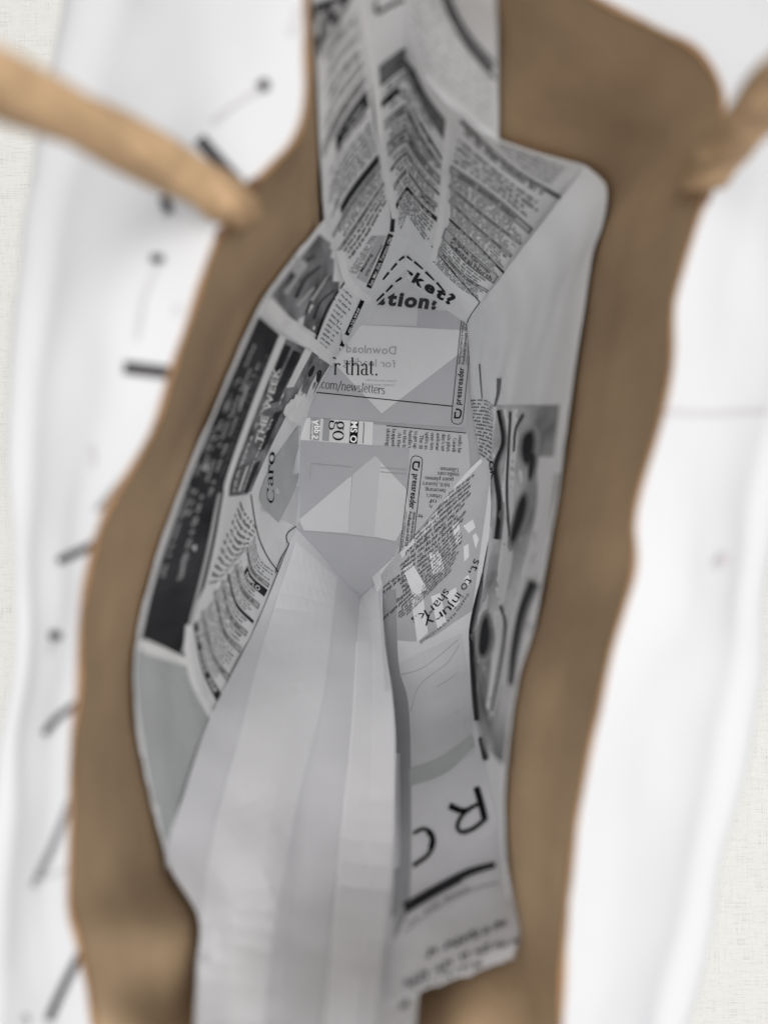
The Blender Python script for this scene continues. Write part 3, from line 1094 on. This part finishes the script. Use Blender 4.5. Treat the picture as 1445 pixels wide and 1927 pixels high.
# centre column folded over the crease
WCR = Warp([[(763, -40), (800, 60), (846, 140)], [(763, 85), (800, 170), (839, 225)], [(763, 155), (795, 225), (833, 290)], [(764, 250), (795, 300), (830, 340)],
            [(765, 300), (795, 345), (826, 375)], [(766, 355), (795, 390), (822, 415)], [(766, 405), (788, 440), (812, 478)]])
WCL = Warp([[(763, -40), (735, -20), (702, 20)], [(763, 85), (740, 100), (712, 122)], [(763, 155), (740, 172), (717, 194)], [(764, 250), (745, 262), (728, 280)],
            [(765, 300), (750, 315), (737, 335)], [(766, 355), (755, 372), (745, 392)], [(766, 405), (758, 425), (750, 448)]])
ROWS = [(0.17, 0.26, 'grey'), (0.27, 0.32, 'text'), (0.345, 0.385, 'text'), (0.40, 0.43, 'grey'), (0.435, 0.475, 'text'), (0.48, 0.54, 'grey'), (0.56, 0.60, 'text'), (0.61, 0.63, 'black'),
        (0.64, 0.70, 'text'), (0.71, 0.74, 'grey'), (0.75, 0.80, 'text'), (0.81, 0.84, 'black'), (0.85, 0.99, 'text')]
classified(WCR, far_right, ROWS, 11, cw=0.045, hb=0.024, sides=False)
classified(WCL, far_left, ROWS, 12, cw=0.07, hb=0.024, sides=False)
p = Print()
WCL.rect(p, 0.28, 0.325, 1.0, 0.352, 6)
WCR.rect(p, 0.55, 0.355, 1.0, 0.37, 6)
p.build(far_left, 'printed_heading', M['ink'], 2)
p2 = Print()
WCR.rect(p2, 0.45, 0.352, 1.0, 0.366, 6)
text_warp(p2, 'Wanted', WCR, 0.45, 0.92, 0.772, 0.024, 'sans', 0.02)
p2.build(far_right, 'printed_heading', M['ink'], 3)
# shaded bands near the top
for wp, pn in ((WCL, far_left), (WCR, far_right)):
    p = Print()
    wp.rect(p, 0.0, 0.17, 1.0, 0.26, 12, 3)
    p.build(pn, 'printed_box', M['ink_grey'], 2)
# top sheet: faint text, a bold curved line, frame
WT = Warp([[(775, -60), (850, 20), (930, 100)], [(770, 40), (855, 130), (932, 200)], [(800, 130), (880, 210), (934, 255)]])
p = Print()
random.seed(21)
for i in range(9):
    WT.micro(p, 0.05, 0.98, 0.08 + i * 0.1, 0.06, 0.03, bold=0.5)
p.build(far_top, 'printed_text', M['ink_pale'], 2)
p = Print()
p.stroke([(838, -15), (862, 40), (890, 85), (934, 138)], 13)
p.build(far_top, 'printed_heading', M['ink_grey'], 3)
p = Print()
p.stroke([(832, -10), (856, 42), (886, 92), (934, 146)], 4)
p.stroke([(846, -10), (868, 36), (897, 78), (934, 118)], 3)
p.build(far_top, 'printed_line', M['ink_soft'], 4)
p = Print()
p.stroke([(706, 0), (708, 22), (730, 10), (758, -2)], 6)
p.build(far_left, 'printed_line', M['ink_soft'], 3)

# far left page
WL = Warp([[(668, 5), (625, 55), (600, 112)], [(680, 90), (635, 145), (602, 222)], [(688, 165), (640, 237), (606, 312)], [(698, 222), (645, 290), (611, 372)],
           [(711, 294), (658, 362), (620, 432)], [(722, 350), (672, 428), (634, 482)], [(737, 425), (705, 500), (660, 545)]])
classified(WL, far_left, [(0.03, 0.07, 'bold'), (0.09, 0.13, 'text'), (0.15, 0.19, 'bold'), (0.2, 0.25, 'text'), (0.27, 0.31, 'grey'), (0.44, 0.47, 'bold'), (0.50, 0.64, 'text'),
                          (0.705, 0.73, 'grey'), (0.735, 0.80, 'text'), (0.81, 0.83, 'grey'), (0.835, 0.90, 'text')], 31, cw=0.02, hb=0.022)
p, w_ = Print(), Print()
WL.rect(p, 0.0, 0.335, 0.62, 0.43, 10, 3)
WL.rect(p, 0.0, 0.655, 0.72, 0.695, 10, 2)
random.seed(33)
WL.micro(w_, 0.1, 0.5, 0.385, 0.035, 0.03, bold=0.5)
p.build(far_left, 'printed_heading', M['ink_soft'], 2)
w_.build(far_left, 'printed_text', M['news'], 3)
p = Print()
p.stroke([(728, 345), (738, 400), (737, 436)], 8)
p.stroke([(735, 440), (716, 490), (693, 541)], 10)
p.stroke([(683, 6), (696, 120), (705, 230), (722, 318)], 3)
p.build(far_left, 'printed_heading', M['ink_soft'], 2)
p = Print()
text_line(p, 'Sun. Mar. 15th, Toronto, ON.', (698, 538), (738, 446), 4.2, 'sans', 0.015, shear=0.15)
p.build(far_left, 'printed_text', M['news_white'], 3)
WB = Warp([[(730, 438), (690, 536)], [(700, 440), (652, 515)]])
g, t_ = Print(), Print()
WB.rect(g, 0.05, 0.05, 0.98, 0.55, 6, 3)
g.build(far_left, 'printed_box', M['ink_pale'], 1)
text_line(t_, 'Meeting', (681, 512), (701, 478), 4.2, 'sans', 0.01)
text_line(t_, '3710 Chesswood', (690, 520), (720, 462), 3.6, 'sans', 0.01)
random.seed(35)
for t in (0.65, 0.75, 0.85, 0.95):
    WB.micro(t_, 0.05, 0.95, t, 0.07, 0.03)
t_.build(far_left, 'printed_text', M['ink'], 2)
# black big letters in the top left corner
p = Print()
p.ribbon([(590, 5), (592, 60), (600, 110)], [(664, -20), (640, 40), (606, 90)], 10, 6)
p.build(far_left, 'printed_photo', M['photo_dark'], 2)
p = Print()
for c in ((603, 30), (617, 50), (632, 12), (611, 78), (645, 24), (627, 60)):
    p.blob(c, 7, 13, 30)
p.build(far_left, 'printed_photo', M['ink_pale'], 3)
# white page margins
p = Print()
p.stroke([(637, 470), (650, 520), (672, 548), (695, 566)], 15)
p.stroke([(676, 0), (702, 150), (716, 270), (730, 350), (742, 410)], 12)
p.build(far_left, 'page_margin', M['news_white'], 4)
p = Print()
p.stroke([(846, 220), (839, 300), (832, 400), (816, 490)], 11)
p.build(far_right, 'page_margin', M['news_white'], 4)

# ---------------------------------------------------------------- left wall print
# page with the block of small print and black strip
p = Print()
p.ribbon([(600, 440), (530, 528), (502, 566)], [(637, 470), (650, 530), (640, 660)], 16, 10)
p.build(left, 'printed_photo', M['photo_mid'], 1)
p = Print()
p.ribbon([(645, 528), (615, 590), (591, 648)], [(680, 560), (655, 620), (630, 672)], 12, 6)
p.build(left, 'page_margin', M['news'], 3)
p = Print()
p.ribbon([(645, 528), (615, 590), (591, 648)], [(680, 560), (655, 620), (630, 672)], 12, 6)
p.build(far_left, 'page_margin', M['news'], 3)
WX = Warp([[(648, 532), (618, 592), (594, 648)], [(672, 556), (647, 618), (622, 668)]])
for pn in (left, far_left):
    p = Print()
    random.seed(40)
    for i in range(12):
        s = 0.06 + i * 0.078
        # lines run across the strip
        w2 = Warp([[WX(s, 0.08), WX(s, 0.92)], [WX(s + 0.045, 0.08), WX(s + 0.045, 0.92)]])
        w2.micro(p, 0.0, random.uniform(0.75, 1), 0.5, 0.8, 0.075)
    p.build(pn, 'printed_text', M['ink_micro'], 4)
    p = Print()
    p.stroke([(682, 562), (660, 610), (632, 672)], 8)
    p.stroke([(590, 649), (612, 664), (631, 674)], 2.4)
    p.stroke([(648, 528), (612, 585), (590, 648)], 3)
    p.build(pn, 'printed_heading', M['ink'], 4)
    p = Print()
    text_line(p, '416-231-9948', (656, 627), (676, 580), 3.4, 'sans', 0.01, shear=0.15)
    p.build(pn, 'printed_text', M['news_white'], 5)
p = Print()
for a, b, w in (((556, 560), (602, 500), 7), ((575, 590), (622, 520), 5), ((590, 600), (628, 545), 4), ((540, 540), (590, 480), 9)):
    p.stroke([a, ((a[0] + b[0]) / 2 - 6, (a[1] + b[1]) / 2 - 5), b], w, w * 0.5)
p.build(left, 'printed_photo', M['ink_soft'], 2)
p = Print()
for a, b, w in (((535, 552), (572, 500), 9), ((585, 565), (615, 520), 6), ((558, 575), (590, 540), 6)):
    p.stroke([a, b], w, w * 0.6, n=6)
p.blob((560, 500), 13, 18, 35)
p.build(left, 'printed_photo', M['ink_pale'], 3)
# white margin between the pages
p = Print()
p.ribbon([(488, 578), (530, 622), (575, 652), (622, 688)], [(508, 556), (556, 608), (596, 640), (634, 672)], 20, 3)
p.build(left, 'page_margin', M['news_white'], 5)
# dark page
WD = Warp([[(484, 592), (402, 778), (342, 928), (287, 1088), (260, 1200)], [(528, 632), (478, 752), (428, 896), (400, 1040), (350, 1242)]])
p = Print()
WD.rect(p, 0, -0.08, 1, 1, 34, 8)
p.build(left, 'printed_photo', M['photo_dark'], 1)
p, p2 = Print(), Print()
random.seed(50)
for t, a, b, h, cw in ((0.30, 0.05, 0.62, 0.13, 0.016), (0.50, 0.12, 0.80, 0.12, 0.014), (0.68, 0.10, 0.55, 0.10, 0.013), (0.16, 0.3, 0.78, 0.09, 0.013), (0.84, 0.08, 0.5, 0.08, 0.010)):
    WD.micro(p if t != 0.84 else p2, a, b, t, h, cw, dens=0.8, bold=0.7)
p.build(left, 'printed_text', M['ink_pale'], 3)
p2.build(left, 'printed_text', M['ink_grey'], 3)
p = Print()
WD.rect(p, 0.55, 0.86, 0.99, 0.93, 14, 1)
p.build(left, 'printed_line', M['ink_pale'], 3)
# photo strip between the white rule and the bottom
WS = Warp([[(530, 632), (480, 755), (430, 895), (424, 935)], [(600, 668), (560, 740), (505, 850), (470, 930)]])
p = Print()
WS.rect(p, 0, 0, 1, 1, 24, 10)
p.build(left, 'printed_photo', M['photo_mid'], 1)
p = Print()
WS.rect(p, 0.0, -0.08, 1.0, 0.10, 24, 2)
WS.rect(p, 0.0, 0.62, 0.28, 0.80, 10, 2)
WS.rect(p, 0.68, 0.45, 0.95, 0.52, 10, 1)
p.build(left, 'page_margin', M['news_white'], 3)
p = Print()
WS.rect(p, 0.03, 0.14, 0.20, 0.3, 6, 2)
WS.rect(p, 0.04, 0.38, 0.36, 0.58, 8, 3)
WS.rect(p, 0.55, 0.12, 0.95, 0.17, 8, 1)
WS.rect(p, 0.42, 0.62, 0.62, 0.80, 8, 3)
WS.rect(p, 0.70, 0.70, 0.98, 0.86, 8, 3)
p.build(left, 'printed_photo', M['photo_dark'], 3)
p = Print()
text_line(p, 'THE WEEK', (490, 835), (527, 690), 9, 'sans', 0.03)
p.build(left, 'printed_text', M['news_white'], 4)
p = Print()
random.seed(52)
WS.micro(p, 0.35, 0.98, 0.24, 0.09, 0.03, bold=0.6)
WS.micro(p, 0.45, 0.98, 0.62, 0.07, 0.02, bold=0.6)
p.build(left, 'printed_text', M['news'], 5)
# portrait at the end of the strip
p = Print()
p.ribbon([(588, 668), (577, 700), (566, 735)], [(628, 690), (612, 712), (590, 752)], 8, 5)
p.build(left, 'printed_photo', M['photo_mid'], 4)
p = Print()
p.stroke([(600, 700), (588, 725), (578, 752)], 8, 12)
p.build(left, 'printed_photo', M['news'], 5)
p = Print()
p.blob((598, 706), 5, 11, 15)
p.blob((584, 698), 4, 12, 20)
p.build(left, 'printed_photo', M['ink_soft'], 6)
# torn white patch
p = Print()
random.seed(61)
ring = []
for i in range(26):
    a = 2 * math.pi * i / 26
    k = 1 + random.uniform(-0.22, 0.22)
    ring.append((556 + 22 * k * math.cos(a) - 6 * math.sin(a), 768 + 27 * k * math.sin(a)))
for i in range(26):
    p.poly(((556, 768), ring[i], ring[(i + 1) % 26]))
p.build(left, 'torn_patch', M['news_white'], 8)
# pale shield with the word running up
WK = Warp([[(530, 840), (505, 890), (488, 960)], [(566, 800), (562, 900), (556, 990)]])
p = Print()
WK.rect(p, 0, 0, 1.0, 1, 12, 6)
p.build(left, 'page_margin', M['news_dim'], 3)
p = Print()
p.ribbon([(560, 800), (512, 870), (488, 930), (495, 955), (521, 982)], [(561, 850), (561, 880), (560, 900), (548, 935), (523, 983)], 20, 5)
p.build(left, 'printed_box', M['news_grey'], 4)
p = Print()
text_curve(p, 'Caro', [(515, 948), (512, 900), (516, 850)], 9.5, 'serif', T=10, t=4)
p.build(left, 'printed_heading', M['ink'], 5)
p = Print()
p.stroke([(556, 990), (543, 999), (537, 1008), (538, 1018), (541, 1026), (527, 1050), (516, 1078)], 1.6, n=40)
p.build(left, 'printed_line', M['ink'], 6)
# classified wedge
p = Print()
p.ribbon([(470, 925), (440, 960), (390, 1090), (352, 1180), (352, 1245), (398, 1350)], [(545, 1000), (535, 1030), (518, 1080), (470, 1180), (430, 1270), (402, 1350)], 28, 12)
p.build(left, 'page_margin', M['news'], 2)
WW = Warp([[(478, 1005), (488, 1050), (520, 1078)], [(453, 1048), (464, 1092), (496, 1122)], [(432, 1075), (447, 1128), (479, 1162)],
           [(411, 1100), (427, 1172), (459, 1207)], [(386, 1140), (407, 1222), (439, 1262)], [(362, 1178), (378, 1262), (410, 1332)]])
classified_rows = [(0.0, 0.09, 'text'), (0.10, 0.13, 'grey'), (0.21, 0.27, 'text'), (0.28, 0.33, 'grey'), (0.34, 0.42, 'text'), (0.43, 0.455, 'black'), (0.46, 0.52, 'text'), (0.53, 0.57, 'grey'),
                   (0.575, 0.64, 'text'), (0.65, 0.69, 'grey'), (0.70, 0.83, 'text'), (0.84, 0.875, 'grey'), (0.88, 0.93, 'text')]


class LW(Warp):
    pass


def lift(panel, off):
    class F: pass
    f = F()
    f.obj = panel.obj
    f.bvh = panel.bvh
    return f


random.seed(70)
g, k, mi, wt = Print(), Print(), Print(), Print()
for t0, t1, kind in classified_rows:
    h = t1 - t0
    if kind == 'grey':
        WW.rect(g, 0, t0, 0.98, t1, 10)
        WW.box(k, 0, t0, 0.98, t1, 0.012, h * 0.1, 10)
        WW.micro(mi, 0.1, 0.85, (t0 + t1) / 2, h * 0.55, 0.04, bold=0.7)
    elif kind == 'black':
        WW.rect(k, 0, t0, 1, t1, 10)
    else:
        n = max(1, int(h / 0.022))
        for i in range(n):
            WW.micro(mi, 0.03, random.uniform(0.75, 0.97), t0 + (i + .5) * h / n, h / n * 0.6, 0.028)
WW.rect(k, 0.3, 0.145, 1, 0.205, 8)
WW.rect(k, 0.0, 0.945, 1, 0.995, 10)
text_warp(wt, 'EMPLO', WW, 0.38, 0.85, 0.198, 0.024, 'sans', 0.02)
WW.micro(wt, 0.1, 0.9, 0.97, 0.03, 0.07, bold=0.8)
g.build(left, 'printed_box', M['ink_pale'], 3)
k.build(left, 'printed_heading', M['ink_soft'], 4)
mi.build(left, 'printed_text', M['ink_micro'], 4)
wt.build(left, 'printed_text', M['news_white'], 5)
WW2 = Warp([[(452, 935), (462, 960), (490, 1000)], [(420, 1010), (440, 1040), (468, 1030)], [(385, 1110), (405, 1100), (430, 1070)]])
p = Print()
for i in range(12):
    WW2.micro(p, 0.05, 0.9, 0.05 + i * 0.08, 0.05, 0.05)
p.build(left, 'printed_text', M['ink_micro'], 4)
p = Print()
p.stroke([(470, 930), (482, 1000), (500, 1045), (522, 1076)], 1.8)
p.build(left, 'printed_line', M['ink_soft'], 5)
# grey panel and its white margin at the near left
p = Print()
p.ribbon([(258, 1222), (256, 1300), (286, 1500), (316, 1640)], [(352, 1250), (396, 1350), (350, 1480), (322, 1640)], 20, 8)
p.build(left, 'printed_box', M['news_grey'], 2)
p = Print()
p.ribbon([(258, 1198), (300, 1216), (352, 1240)], [(258, 1226), (300, 1240), (352, 1256)], 10, 2)
p.stroke([(352, 1176), (350, 1225), (362, 1285), (398, 1352)], 13)
p.build(left, 'page_margin', M['news_white'], 6)

# ---------------------------------------------------------------- right wall print
p = Print()
WP = Warp([[(935, 762), (925, 860), (920, 960), (900, 1080), (882, 1180), (886, 1300), (905, 1400)], [(1070, 762), (1058, 860), (1042, 960), (1018, 1110), (990, 1230), (965, 1310), (948, 1440)]])
WP.rect(p, 0, 0, 1, 1, 36, 8)
p.build(right, 'printed_photo', M['photo_marble'], 1)
p = Print()
p.ribbon([(948, 770), (955, 830), (948, 900), (948, 980), (940, 1050), (930, 1120)], [(975, 770), (975, 830), (968, 900), (968, 980), (965, 1050), (950, 1130)], 20, 3)
p.ribbon([(1010, 860), (1012, 940), (1000, 1010), (980, 1080)], [(1050, 860), (1040, 950), (1028, 1030), (1005, 1090)], 14, 4)
p.ribbon([(930, 1150), (925, 1250), (915, 1330)], [(955, 1150), (945, 1260), (928, 1350)], 14, 3)
p.stroke([(978, 1100), (966, 1200), (950, 1290)], 14)
p.build(right, 'printed_photo', M['news'], 2)
SOFT = [('soft_ink_a', 1.9), ('soft_ink_b', 1.5), ('soft_ink_c', 1.2), ('ink_soft', 0.85)]
for q, (c, v) in enumerate((('soft_ink_a', 0.40), ('soft_ink_b', 0.27), ('soft_ink_c', 0.15))):
    M[c] = mat(c, (v, v, v * 1.02), var=0.1, bump=0)


def soft(shape, *a):
    for q, (c, k) in enumerate(SOFT):
        p = Print()
        if shape == 'b':
            random.seed(int(a[0][0]))
            p.blob(a[0], a[1] * k, a[2] * (0.6 + 0.4 * k), a[3])
        else:
            p.stroke(a[0], a[1] * k, a[2] * k, n=18)
        p.build(right, 'printed_photo', M[c], 3 + q)


soft('b', (996, 842), 10, 34, 4)
soft('b', (1003, 876), 6, 24, 6)
soft('b', (979, 975), 9, 42, 14)
soft('s', [(940, 772), (949, 830), (934, 880), (942, 950), (937, 1015)], 6, 9)
soft('s', [(1006, 1096), (985, 1150), (970, 1220), (962, 1290)], 13, 6)
soft('s', [(912, 1010), (906, 1080), (892, 1160), (884, 1205)], 8, 6)
soft('b', (914, 1200), 9, 38, 8)
soft('s', [(888, 1190), (893, 1270), (900, 1356)], 8, 9)
soft('s', [(905, 1388), (909, 1408), (916, 1430)], 4, 7)
soft('s', [(943, 1140), (952, 1180), (941, 1260), (926, 1340)], 3, 2)
soft('s', [(962, 775), (958, 850), (955, 930), (960, 1010)], 3, 2)
soft('s', [(986, 780), (972, 808), (968, 850)], 4, 2)
# dense small print by the torn edge
WQ = Warp([[(884, 752), (915, 752), (932, 765)], [(878, 800), (915, 806), (930, 810)], [(880, 850), (905, 860), (928, 880)]])
for pn in (right, near_right):
    p = Print()
    random.seed(80)
    for i in range(16):
        WQ.micro(p, 0.0, 0.98, 0.02 + i * 0.062, 0.04, 0.05)
    p.build(pn, 'printed_text', M['ink_micro'], 4)
p = Print()
p.stroke([(903, 685), (905, 715), (908, 750)], 2.5, 1.5)
p.stroke([(940, 712), (938, 740), (932, 765)], 8, 3)
p.build(right, 'printed_line', M['ink_grey'], 4)
p = Print()
text_line(p, 'GK', (921, 868), (926, 905), 7, 'sans', 0.01)
p.build(right, 'printed_text', M['ink'], 5)

# ---------------------------------------------------------------- near right sheet
p = Print()
p.ribbon([(716, 1082), (755, 1034), (830, 952), (930, 845)], [(738, 1205), (800, 1205), (860, 1168), (888, 1150)], 22, 12)
p.build(near_right, 'page_margin', M['news_wedge'], 1)
# big pale letter shapes under the print
p = Print()
z4 = lambda q: [(660 + x / 3.6125, 860 + y / 3.6125) for x, y in q]
for q in ([(410, 960), (490, 930), (525, 1195), (452, 1262)], [(545, 950), (610, 925), (650, 1125), (590, 1172)], [(640, 930), (715, 890), (742, 985), (692, 1040)], [(690, 470), (735, 440), (752, 560), (722, 610)],
          [(765, 470), (830, 425), (848, 480), (802, 520)], [(828, 535), (852, 518), (872, 560), (850, 625)], [(768, 610), (800, 590), (805, 680), (772, 712)], [(530, 650), (600, 640), (640, 760), (560, 800)],
          [(355, 760), (420, 720), (520, 900), (430, 960)], [(770, 830), (800, 800), (815, 850), (790, 880)]):
    p.poly(z4(q))
p.build(near_right, 'printed_box', M['news_pale'], 2)
WJ = Warp([[(897, 886), (832, 936), (768, 1004)], [(888, 922), (825, 978), (742, 1056)], [(882, 960), (822, 1022), (738, 1088)], [(874, 1000), (816, 1060), (739, 1122)],
           [(866, 1038), (810, 1092), (739, 1160)], [(852, 1072), (802, 1122), (741, 1182)]])
body_words = ['and top two', 'Giordano', 'signing at', 'and Joe Thorn', 'Aaron Dell', 'On this night', 'talk of a rebuild', 'overall standing', 'foundering in the', '27th place and', 'six outings', 'arrived with just', 'near the', "Tuesday's", 'of a', 'ranking at the top', 'and followed', 'the game', 'in the']
p = Print()
random.seed(90)
NL = 20
for i in range(NL):
    t = 0.02 + i * 0.96 / (NL - 1)
    s = random.uniform(0.0, 0.1)
    end = random.uniform(0.86, 1.0)
    if 0.3 < t < 0.5 and i % 3 == 0:
        s += 0.2
    while s < end - 0.1:
        wd = random.choice(body_words)
        L = len(wd) * 0.021
        text_warp(p, wd, WJ, s, s + L, t, 0.025, T=13, tt=8, updir=1)
        s += L + 0.02
p.build(near_right, 'printed_text', M['ink'], 4)
p = Print()
text_curve(p, 'st, to injury', [(893, 1052), (880, 1085), (862, 1112), (838, 1145), (792, 1172)], 12, 'sans', -0.004)
text_curve(p, 'sharks', [(838, 1108), (812, 1140), (770, 1166)], 12, 'sans', -0.004)
p.build(near_right, 'printed_heading', M['ink'], 5)
p = Print()
text_curve(p, 'DARREN MAKOWICHUK', [(880, 1118), (845, 1165), (786, 1212)], 3.4, 'sans', 0.0, track=0.3)
p.build(near_right, 'printed_text', M['ink_soft'], 5)
# photo block
p = Print()
p.ribbon([(750, 1248), (770, 1340), (772, 1478)], [(868, 1192), (884, 1290), (892, 1420)], 14, 10)
p.build(near_right, 'printed_photo', M['news_dim'], 1)
p = Print()
p.ribbon([(770, 1448), (830, 1425), (888, 1382)], [(771, 1482), (840, 1455), (893, 1405)], 12, 3)
p.build(near_right, 'printed_photo', M['news_grey'], 3)
p = Print()
p.stroke([(752, 1272), (800, 1255), (862, 1205)], 2)
p.stroke([(772, 1340), (790, 1290), (840, 1250), (864, 1215)], 1.6)
p.stroke([(822, 1294), (845, 1280), (862, 1265)], 2.5, 1)
p.build(near_right, 'printed_line', M['ink_pale'], 3)
p = Print()
# the two big letters, upside down
p.stroke([(897, 1483), (906, 1515), (913, 1545)], 12, 12)
p.stroke([(914, 1543), (893, 1560), (872, 1568), (861, 1560), (866, 1542), (882, 1525), (905, 1513)], 8, 7, n=26)
p.stroke([(885, 1526), (866, 1527), (846, 1518)], 8, 13)
p.stroke([(777, 1571), (796, 1562), (812, 1570), (816, 1590), (804, 1612), (777, 1632)], 6, 8, n=26)
p.stroke([(806, 1566), (814, 1580), (811, 1600)], 11, 11)
p.build(near_right, 'printed_heading', M['ink'], 4)
p = Print()
p.stroke([(762, 1712), (815, 1680), (880, 1645), (932, 1629)], 20, 11)
p.build(near_right, 'printed_line', M['ink_soft'], 4)
p = Print()
p.stroke([(762, 1722), (815, 1690), (870, 1660)], 3)
p.build(near_right, 'printed_line', M['ink'], 5)
WZ = Warp([[(880, 1668), (825, 1695), (758, 1742)], [(885, 1682), (830, 1708), (758, 1756)]])
p = Print()
random.seed(95)
WZ.micro(p, 0.0, 1.0, 0.4, 0.45, 0.075, bold=0.5, dens=0.8)
p.stroke([(938, 1664), (890, 1676), (820, 1712), (758, 1760)], 1.6)
p.build(near_right, 'printed_text', M['ink_grey'], 4)
p = Print()
for a, b, c, h, cw in (((952, 1738), (890, 1762), (795, 1802), 1, .055), ((974, 1772), (890, 1796), (756, 1858), 1, .042), ((905, 1815), (850, 1834), (752, 1880), 1, .05)):
    w2 = Warp([[Vector(a) + Vector((0, -10)), Vector(b) + Vector((0, -10)), Vector(c) + Vector((0, -10))], [Vector(a) + Vector((0, 10)), Vector(b) + Vector((0, 10)), Vector(c) + Vector((0, 10))]])
    w2.micro(p, 0, 1, 0.5, 0.85, cw, dens=0.95, bold=0.55)
p.build(near_right, 'printed_text', M['ink_soft'], 4)
p = Print()
w2 = Warp([[(776, 1872), (748, 1890)], [(776, 1892), (748, 1910)]])
w2.micro(p, 0, 1, 0.5, 0.85, 0.3)
p.build(near_strip, 'printed_text', M['ink_soft'], 3)

# ---------------------------------------------------------------- near end: layers showing through, worn crease with painted highlight, painted shade band
L1 = [(556, 1020), (497, 1205), (455, 1364), (401, 1568), (378, 1735), (374, 1960)]
L2 = [(634, 1088), (622, 1193), (606, 1318), (560, 1506), (513, 1756), (495, 1960)]
L3 = [(677, 1128), (671, 1210), (662, 1380), (641, 1580), (622, 1840), (612, 1960)]
L4 = [(718, 1092), (728, 1200), (740, 1360), (738, 1590), (714, 1850), (702, 1960)]
p = Print()
p.ribbon(L1, L2, 30, 7)
p.build(near, 'glued_or_shade_band', M['news_pale'], 3)
p = Print()
p.ribbon(L3, L4, 30, 6)
p.build(near, 'glued_or_shade_band', M['news_pale'], 3)
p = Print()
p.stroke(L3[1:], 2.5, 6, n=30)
p.build(near, 'fold_highlight', M['news_crease'], 5)  # ridge highlight painted as a pale stroke along the worn fold
p = Print()
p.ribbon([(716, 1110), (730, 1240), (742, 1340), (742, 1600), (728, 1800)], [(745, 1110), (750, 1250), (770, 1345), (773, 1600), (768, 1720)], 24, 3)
p.build(near_right, 'glued_or_shade_band', M['news_mid'], 2)  # dark band paints the shade beside the end panel's edge
